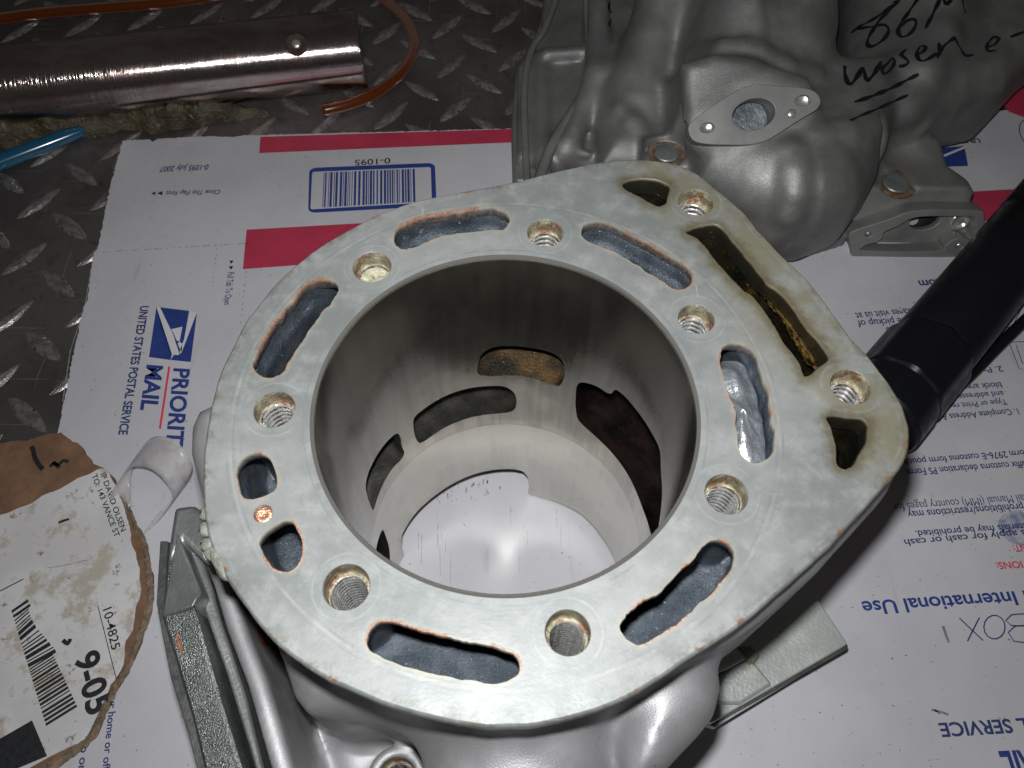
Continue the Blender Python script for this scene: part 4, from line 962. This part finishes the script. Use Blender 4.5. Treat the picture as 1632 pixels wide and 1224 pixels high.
# rust weeping on the flank, on the gritty flange, and amber varnish in the long oil slot
def patch_on(bv, cpx, wpx, mat, name, lift=.12):
    pth = smooth_loop(np.array(cpx, float), 2., 0, False); V = []; F = []; k = 5; t = np.gradient(pth, axis=0); t /= np.linalg.norm(t, axis=1)[:, None]; n_ = len(pth)
    for i, q in enumerate(pth):
        ww = np.interp(i/(n_-1), np.linspace(0, 1, len(wpx)), wpx)*(1+rng.normal(0, .12)); nn = np.array([-t[i][1], t[i][0]])
        for j in range(k):
            s_ = (j/(k-1)-.5)*ww; p = q+nn*s_; loc, nr, _, _ = bv.ray_cast(Vector(CAM), Vector(ray(*p)).normalized())
            if loc is None: return
            V.append(np.array(loc)+np.array(nr)*(lift if 0 < j < k-1 else .02))
    for i in range(n_-1):
        for j in range(k-1): a = i*k+j; F.append((a, a+1, a+k+1, a+k))
    mk(name, V, F, mat, ce)
patch_on(bvb, [(411, 994), (415, 1006), (418, 1020), (424, 1034)], [4, 11, 9, 3], M['rustpatch'], "rust_patch")
patch_on(bvb, [(424, 1024), (434, 1029), (444, 1036), (455, 1044)], [4, 9, 8, 2], M['rustpatch'], "rust_patch")
V = []; F = []; pth = smooth_loop(np.array([P(*q, 143.5) for q in c6([(300, 165), (370, 225), (430, 300), (480, 365), (525, 440), (562, 510), (590, 555)])]), .8, 0, False)
for i, p in enumerate(pth):
    t_ = pth[min(i+1, len(pth)-1)]-pth[max(i-1, 0)]; t_ /= np.linalg.norm(t_); nn = np.array([t_[1], -t_[0], 0]); 
    if nn[0] < 0: nn = -nn
    s_ = i/len(pth)
    for j in range(7): V.append(p+nn*(-1.2+(.5+.9*math.sin(s_*2.6))*j*1.0+rng.normal(0, .12))+np.array([0, 0, 4.2-j*1.1+rng.normal(0, .25)]))
for i in range(len(pth)-1):
    for j in range(6): a = i*7+j; F.append((a, a+1, a+8, a+7))
mk("varnish_deposit", V, F, M['amber'], ce)

from mathutils import noise as mn
h = smooth_loop(PP(slots['s3'], ZT)[:, :2], 1.2); c = h.mean(0); V = []; F = []; n = len(h)
for j in range(9):
    s_ = 1.04*(1-j/8)
    for q in h:
        p = c+(q-c)*s_; V.append((p[0], p[1], ZT-7.5+2.6*(1-s_*s_)+2.2*mn.fractal(Vector((p[0]*.16, p[1]*.16, 3.)), .8, 2., 3)))
for j in range(8):
    for i in range(n): a = j*n+i; b = j*n+(i+1) % n; F.append((a, b, b+n, a+n))
mk("jacket_web", V, F, M['silver'], ce)
n3_ = np.array([0, -.93, .36]); n3_ /= np.linalg.norm(n3_); oo_ = P(1460, 408, 0.6)-n3_*9
# =================================================================== SECOND CASTING, LYING BEHIND
e2 = empty("upturned_cylinder", P(1230, 330, 0), "grey upturned engine cylinder with black marker handwriting, behind the open one", "engine cylinder")
f2_ = Field((-14, 150, -4), (330, 420, 112), 1.7)
X, Y, Z = f2_.X, f2_.Y, f2_.Z
def foot(px, z): return f2_.poly2(np.array([P(*q, z)[:2] for q in px]))
f2_.f = (f2_.rb(foot([(1090, 300), (1085, 170), (1405, 160), (1403, 225), (1390, 280), (1372, 330), (1342, 372), (1285, 396), (1235, 392), (1160, 370), (1095, 340)], 26), 0, 66, 26)).astype(np.float32)     # lower barrel
f2_.add(f2_.rb(foot([(1150, 380), (1232, 398), (1290, 407), (1352, 388), (1400, 372), (1360, 330), (1250, 320)], 2), 0, 9, 2), 5)

# saddle left of the inlet
f2_.add(f2_.rb(foot([(955, 290), (940, 180), (930, 60), (950, -60), (1200, -90), (1200, 260), (1110, 290)], 20), 0, 40, 14), 12)
f2_.add(f2_.cap(P(1075, -40, 64), P(1010, 160, 36), 16, 12), 16)
# right hand slab carrying the handwriting
f2_.add(f2_.rb(foot([(1330, -80), (1325, 100), (1330, 190), (1425, 212), (1500, 215), (1565, 200), (1632, 128), (1720, 60), (1800, -80)], 24), 6, 56, 13), 5)
f2_.add(f2_.cap(P(1510, -60, 64), P(1440, 190, 36), 14, 10), 20)
# inlet neck and its diamond flange
n2 = np.array([-.04, -.62, .78]); n2 /= np.linalg.norm(n2)
o2 = P(1203, 182, 74)
f2_.add(f2_.rb(foot([(1095, 140), (1088, -90), (1338, -90), (1332, 60), (1305, 120), (1250, 165), (1150, 190)], 62), 20, 80, 22), 9)
f2_.add(f2_.cap(P(1190, -60, 88), P(1180, 20, 76), 14), 16); f2_.add(f2_.cap(P(1278, -80, 84), P(1272, 70, 66), 15, 12), 14)
f2_.add(f2_.cyl(o2-n2*7.5, o2-n2*50, 18, 4), 4)
for q in ((1128, 203), (1281, 160)):
    a_ = PPl(*q, o2, n2); f2_.add(f2_.cyl(a_-n2*9, a_-n2*46, 7.5, 2), 12)
u_ = np.cross([0, 1, .2], n2); u_ /= np.linalg.norm(u_); v_ = np.cross(n2, u_)
_pl = np.array([[(PPl(*q, o2, n2)-o2)@u_, (PPl(*q, o2, n2)-o2)@v_] for q in [(1091, 92), (1098, 205), (1122, 226), (1200, 226), (1296, 166), (1303, 140), (1298, 118), (1255, 102), (1215, 84), (1150, 76)]])
gx_, gy_, gz_ = X-o2[0], Y-o2[1], Z-o2[2]; U_ = (gx_*u_[0]+gy_*u_[1]+gz_*u_[2]); W_ = (gx_*v_[0]+gy_*v_[1]+gz_*v_[2]); N_ = (gx_*n2[0]+gy_*n2[1]+gz_*n2[2])
_m = (np.abs(U_) < 50) & (np.abs(W_) < 55) & (N_ < 4) & (N_ > -80); _q = np.stack([U_[_m], W_[_m]], 1); _d = dist_poly(_q, _pl); _d = np.where(inside(_q, _pl), -_d, _d)
D_ = np.full(f2_.f.shape, 30.); a_ = _d+5; b_ = np.abs(N_[_m]+34)-28+5; D_[_m] = np.minimum(np.maximum(a_, b_), 0)+np.hypot(np.maximum(a_, 0), np.maximum(b_, 0))-5
f2_.add(D_, 7)
# left hand face, stepped, with a raised gasket rim
f2_.add(f2_.rb(foot([(822, 275), (824, 130), (860, 70), (872, -60), (1010, -60), (990, 100), (960, 280), (880, 292)], 10), 0, 22, 4), 6)
f2_.add(f2_.cap(P(955, -60, 52), P(952, 120, 38), 6), 6); f2_.add(f2_.cap(P(952, 120, 38), P(905, 230, 26), 6), 6)
f2_.add(f2_.cap(P(900, 240, 22), P(902, 236, 20), 8.5), 3); f2_.add(f2_.cap(P(905, 238, 26), P(936, 246, 24), 2.2), 1.5)
f2_.add(f2_.cap(P(872, 88, 25), P(925, 84, 25), 4), 3); f2_.add(f2_.cap(P(862, 95, 21), P(866, 280, 21), 4), 4)
# boss with the plug, left of centre
pb = P(1064, 237, 45); f2_.add(f2_.rb(foot([(1028, 265), (1026, 212), (1070, 205), (1095, 215), (1108, 245), (1108, 266)], 45), 4, 44, 2), 3)
f2_.sub(f2_.cyl(pb+[0, 0, -3.6], pb+[0, 0, 20], 8.8, .3), .4)
# bracket on the right
f2_.add(f2_.rb(foot([(1385, 338), (1372, 300), (1400, 215), (1500, 218), (1512, 262), (1545, 285), (1564, 318), (1562, 330)], 26), 2, 27, 4), 5)
pb2 = P(1432, 285, 29); f2_.sub(f2_.cyl(pb2+[0, 0, -3], pb2+[0, 0, 20], 9.5, .3), .5)
f2_.sub(f2_.cap(P(1453, 232, 36), P(1458, 225, 36), 11), 4)
V, Q = f2_.mesh(); _b = BVHTree.FromPolygons([tuple(v) for v in V.tolist()], [tuple(q) for q in Q.tolist()])
def ridge(px, r, dep, k, taper=1.):
    h = []
    for q in px:
        loc, nr, _, _ = _b.ray_cast(Vector(CAM), Vector(ray(*q)).normalized())
        if loc is not None: h.append(np.array(loc)-np.array(nr)*dep)
    for i in range(len(h)-1): f2_.add(f2_.cap(h[i], h[i+1], r*taper**i, r*taper**(i+1)), k)
ridge([(1262, 240), (1266, 275), (1268, 310), (1258, 345), (1240, 378), (1228, 395)], 5., 3.2, 6)
ridge([(1100, 88), (1150, 76), (1190, 74), (1215, 84), (1255, 106), (1300, 118)], 4., 1.6, 4)
ridge([(1510, 0), (1500, 50), (1475, 110), (1450, 165), (1438, 205)], 6., 4.5, 9)
ridge([(1205, 0), (1208, 40), (1213, 82)], 3., 2.2, 4)
ridge([(1300, 212), (1350, 208), (1400, 203)], 4., 2.8, 6)
ridge([(985, 175), (1010, 195), (1028, 215)], 3.5, 2.4, 5)
f2_.sub(f2_.cyl(o2+n2*5, o2-n2*22, 9.8, .2), .5); f2_.sub(np.maximum(-((X-oo_[0])*n3_[0]+(Y-oo_[1])*n3_[1]+(Z-oo_[2])*n3_[2])+0*X, (P(1358, 380, 10)[0]-X)+0*Y+0*Z), .5); _c = PPl(1474, 354, oo_, n3_); f2_.sub(f2_.cyl(_c+n3_*2, _c-n3_*20, 8.2, .2), .4)
V, Q = f2_.mesh(); ob2 = mk("casting_body", V, Q, [M['cast2']], e2)
print("body2", len(V))
bvh = BVHTree.FromPolygons([tuple(v) for v in V.tolist()], [tuple(q) for q in Q.tolist()])
def hit(px, py, back_=None):
    d = Vector(ray(px, py)).normalized(); loc, nr, _, _ = bvh.ray_cast(Vector(CAM), d)
    return (np.array(loc), np.array(nr)) if loc is not None else (None, None)
# plugs
def plug_disc(c, r, mat, parent): 
    V, F = rod_up(c, (0, 0, 1), [(r+2.6, -3.4), (r+2.4, -2.6), (r+.5, -2.7), (r, -2.2), (r-.4, -1.9), (r-1, -2.0), (.1, -2.1)], 40)
    return V, F
M['plugm'] = simple("plug_disc", (.24, .26, .26), .6, .4, .2, .2, bs=1, bd=.1, dirt=(.14, .07, .035), dthr=.66)
M['plugring'] = simple("rusty_plug_ring", (.20, .15, .10), .4, .55, .5, .4, bs=1.2, bd=.4, dirt=(.22, .09, .035), dthr=.5)
for c, r_ in ((pb, 5.8), (pb2, 6.4)):
    V, F = rod_up(c-[0, 0, 3.5], (0, 0, 1), [(r_+3.2, .3), (r_+1.4, .5), (r_, .8), (r_-.1, .1)], 40); mk("plug_ring", V, F[:-1], M['plugring'], e2)
    V, F = rod_up(c-[0, 0, 3.5], (0, 0, 1), [(r_, .4), (r_-.3, 1.3), (r_-1., 1.5), (.1, 1.45)], 40); mk("core_plug", V, F, M['plugm'], e2)
# flat plates in an arbitrary plane, with holes
def plate_in_plane(name, px_out, px_holes, o, n, th, mat, parent, bw=.25, step=1.):
    n = np.asarray(n, float); n /= np.linalg.norm(n); u = np.cross([0, 1, .2], n); u /= np.linalg.norm(u); v = np.cross(n, u)
    def loc(pl, sm): 
        q = [PPl(*a, o, n)-o for a in pl]; q = np.array([[x@u, x@v] for x in q]); return smooth_loop(q, step) if sm else q
    L_ = [loc(px_out, True)]+[loc(h, True) for h in px_holes]; pts = []; edg = []
    for l in L_:
        b = len(pts); k = len(l); pts += [tuple(q) for q in l]; edg += [(b+i, b+(i+1) % k) for i in range(k)]
    r = delaunay_2d_cdt([Vector(q) for q in pts], edg, [], 0, 1e-4); v2 = np.array([x[:] for x in r[0]]); f2 = np.array([tuple(f) for f in r[2]])
    cen = v2[f2].mean(1); keep = inside(cen, L_[0])
    for h in L_[1:]: keep &= ~inside(cen, h)
    f2 = f2[keep]; W = lambda q, d: o+q[0]*u+q[1]*v-n*d
    V = [W(q, 0) for q in v2]; F = [tuple(f) for f in f2.tolist()]
    a_ = v2[f2]; cr = (a_[:, 1, 0]-a_[:, 0, 0])*(a_[:, 2, 1]-a_[:, 0, 1])-(a_[:, 1, 1]-a_[:, 0, 1])*(a_[:, 2, 0]-a_[:, 0, 0])
    F = [f if c > 0 else f[::-1] for f, c in zip(F, cr)]
    for li, l in enumerate(L_):
        ar = np.sum(l[:, 0]*np.roll(l[:, 1], -1)-np.roll(l[:, 0], -1)*l[:, 1]); t = np.roll(l, -1, 0)-np.roll(l, 1, 0); t /= np.linalg.norm(t, axis=1)[:, None]+1e-9
        nn = np.stack([t[:, 1], -t[:, 0]], 1)*(1 if ar > 0 else -1)*(1 if li == 0 else -1)
        k = len(l); b = len(V)
        for off, d in ((0, 0), (bw*.7, bw*.3), (bw, bw), (bw, th)): V += [W(q, d) for q in l+nn*off]
        for j in range(3):
            for i in range(k):
                a = b+j*k+i; c = b+j*k+(i+1) % k; f = (a, a+k, c+k, c); F.append(f if ((ar > 0) == (li == 0)) else f[::-1])
    return autosmooth(mk(name, V, F, mat, parent), 40)
k3 = (1088, 0, 3); 
fl_out = C(*k3, [(30, 610), (60, 570), (150, 505), (250, 440), (320, 412), (370, 406), (480, 415), (570, 422), (630, 440), (657, 480), (640, 520), (560, 570), (480, 622), (400, 668), (320, 688), (220, 690), (110, 685), (50, 665)])
def ell_px(cx, cy, a, b, rot, n=22): return [(cx+a*math.cos(t)*math.cos(rot)-b*math.sin(t)*math.sin(rot), cy+a*math.cos(t)*math.sin(rot)+b*math.sin(t)*math.cos(rot)) for t in [2*math.pi*i/n for i in range(n)]]
port_ = ell_px(1201.5, 182, 36, 25.5, -.28); h1, h2 = ell_px(1127.5, 203.5, 13, 9, -.2, 12), ell_px(1280, 160, 14.5, 9.5, -.15, 12)
plate_in_plane("carburettor_flange", fl_out, [port_, h1, h2], o2, n2, 8.5, M['cast2_smooth'], e2)
M['boreshine'] = cast_material("machined_inlet_bore", (.07, .085, .10), (.18, .20, .22), .6, .42, bs=.5, bd=.4)
V, F = rod_up(o2-n2*15, n2, [(9.6, 15), (9.5, 8), (9.3, 3), (8.5, 1.5), (.1, 1.5)], 48); autosmooth(mk("inlet_bore", V, F, M['boreshine'], e2), 60)
for q, r_ in (((1127.5, 203.5), 3.3), ((1280, 160), 3.7)):
    c = PPl(*q, o2, n2); V, F = rod_up(c-n2*3, n2, [(r_*1.1, 2.6), (r_, 1.9), (r_*.8, 1.9), (r_*.78, 1.4), (r_*.9, 1.0), (r_*.7, .6), (.1, .3)], 24); mk("bolt_hole", V, F, M['thread'], e2)
V, F = rod_up(PPl(1262, 181, o2, n2)-n2*.3, n2, [(2.1, 0), (1.9, .5), (1.2, .75), (.1, .8)], 16); mk("casting_nub", V, F, M['thread'], e2)
# front frame of the bracket with its screw eyes
n3 = n3_; o3 = P(1460, 408, 0.6)
fr_out = [(1355, 376), (1362, 369), (1385, 361), (1420, 350), (1462, 337), (1555, 337), (1567, 345), (1566, 365), (1560, 390), (1551, 402), (1535, 408), (1450, 409.5), (1366, 409), (1360, 400)]
fr_in = [(1372, 400), (1374, 394), (1382, 389), (1398, 385), (1406, 378), (1408, 370), (1430, 360), (1464, 345), (1545, 344.5), (1556, 349), (1556, 368), (1549, 384), (1532, 380), (1518, 384), (1508, 392), (1500, 400), (1440, 402)]
plate_in_plane("bracket_frame", fr_out, [fr_in, ell_px(1384.5, 374, 7.5, 5, -.2, 12), ell_px(1529, 392, 8, 5.5, -.2, 12)], o3, n3, 9, M['cast2_smooth'], e2, .5)
oo = o3-n3*9
plate_in_plane("chamber_floor", [(1366, 404), (1370, 370), (1462, 335), (1560, 338), (1560, 360), (1550, 404)], [ell_px(1474, 352, 27, 15, -.25)], oo+n3*.5, n3, 3, M['cast2'], e2, .6)
c = PPl(1474, 354, oo, n3); V, F = rod_up(c-n3*16, n3, [(7.6, 14.5), (7.2, 14.8), (6.9, 10), (6.9, 0), (.1, 0)], 32); mk("chamber_bore", V, F, M['dark'], e2)
for q in ((1384.5, 374), (1529, 392)):
    c = PPl(*q, o3, n3); V, F = rod_up(c-n3*4, n3, [(2.4, 3.6), (2., 2.6), (2.2, 1.6), (1.9, .8), (.1, .4)], 20); mk("bolt_hole", V, F, M['thread'], e2)
V, F = rod_up(PPl(1528, 350, oo, n3)+n3*1, n3, [(5, -1), (4.6, 1.2), (3.2, 1.6), (3, .6), (.1, .5)], 24); mk("screw_boss", V, F, M['thread'], e2)
# gasket rims of the left face
def rim(name, px, zs, r, mat):
    pth = catmull3([P(*q, z) for q, z in zip(px, zs)], 2.); V, F = sweep(pth, r, 10, sec=lambda a, i: 1+.25*math.cos(2*a)); return mk(name, V, F, mat, e2)
rim("gasket_rim", [(893, -30), (883, 8), (866, 50), (852, 70), (842, 95), (836, 140), (836, 200), (840, 290)], [30, 29, 27, 25, 24, 24, 23, 22], 1.5, M['cast2_smooth'])
rim("gasket_rim", [(936, -30), (938, 20), (941, 90), (938, 135), (915, 175), (895, 205), (876, 240), (858, 290)], [46, 44, 40, 37, 34, 31, 28, 25], 2.2, M['cast2_smooth'])
V, F = prism([P(*q, 14)[:2] for q in [(817, 268), (815, 200), (822, 120), (850, 65), (868, 20), (880, -30), (905, -30), (880, 70), (870, 120), (866, 290), (822, 290)]], 0.3, 15); bevel(autosmooth(mk("face_flange", V, F, M['cast2_smooth'], e2)), 1.2)
# ---- handwriting, inked onto the casting
def ink(paths, wd, name="marker_letter"):
    wd = wd*1.35
    for p in paths:
        pp = smooth_loop(np.array(p, float), 1.6, 0, False); pts_ = []; nr_ = []
        for q in pp:
            a, nn = hit(*q)
            if a is not None: pts_.append(a); nr_.append(nn)
        if len(pts_) < 2: continue
        V = []; F = []; A = np.array(pts_); Nn = np.array(nr_); t = np.gradient(A, axis=0)
        t /= np.linalg.norm(t, axis=1)[:, None]+1e-9
        for i in range(len(A)):
            s_ = np.cross(t[i], Nn[i]); s_ /= np.linalg.norm(s_)+1e-9; w_ = wd*(.75+.25*math.sin(i*.35+len(A)))*min(1, .5+i*.25, .5+(len(A)-1-i)*.25)
            for k in (-1, 0, 1): V.append(A[i]+s_*w_*k*.5+Nn[i]*(.22+.06*(k == 0)))
        for i in range(len(A)-1):
            for k in range(2): a = i*3+k; F.append((a, a+1, a+4, a+3))
        G = []
        for f in F:
            a, b, c = (V[f[j]] for j in (0, 1, 2)); G.append(f if np.cross(b-a, c-a)@(CAM-a) > 0 else f[::-1])
        mk(name, V, G, M['ink'], e2)
j3 = lambda p: C(1088, 0, 3, p)
ink([j3([(1010, 20), (960, 60), (900, 100), (850, 125), (810, 155), (830, 140), (900, 130), (960, 120), (985, 145), (960, 190), (910, 222), (885, 215), (890, 180), (940, 100), (990, 50), (1030, 5), (1000, 15)])], 1.7)
ink([j3([(1130, -10), (1080, 60), (1040, 120), (1030, 155), (1050, 178), (1090, 160), (1115, 120), (1110, 95), (1075, 100), (1045, 130)])], 1.7)
ink([j3([(1160, 140), (1185, 90), (1215, 30), (1235, -10), (1250, 5), (1262, 20), (1300, -15), (1330, -20), (1340, 20), (1352, 65)])], 1.7)
ink([j3([(775, 315), (775, 350), (790, 400), (810, 398), (845, 350), (860, 325), (868, 345), (880, 385), (905, 365), (935, 320), (950, 295)])], 1.9)
ink([j3([(985, 300), (955, 325), (955, 352), (980, 345), (1010, 305), (1005, 280), (980, 300)])], 1.5)
ink([j3([(1070, 235), (1045, 262), (1065, 280), (1080, 300), (1050, 318), (1035, 312)])], 1.5)
ink([j3([(1110, 270), (1150, 248), (1160, 225), (1135, 225), (1120, 260), (1135, 290), (1170, 285), (1215, 255)])], 1.5)
ink([j3([(1225, 205), (1225, 260), (1215, 275), (1245, 225), (1285, 190), (1300, 185), (1320, 220), (1350, 265), (1390, 262)])], 1.5)
ink([j3([(1455, 225), (1490, 215), (1510, 185), (1485, 180), (1455, 215), (1460, 245), (1500, 240)])], 1.4); ink([j3([(1565, 180), (1600, 165), (1640, 150)])], 1.4)
ink([j3([(820, 490), (900, 462), (1000, 420), (1080, 380), (1130, 355)])], 1.6, "marker_line"); ink([j3([(800, 578), (850, 555), (950, 512), (1030, 475), (1078, 455)])], 1.2, "marker_line")
for q in (((972, 4), (970, 14), (974, 20)), ((973, 32), (971, 38), (970, 42))): ink([q], 2.0, "marker_dot")
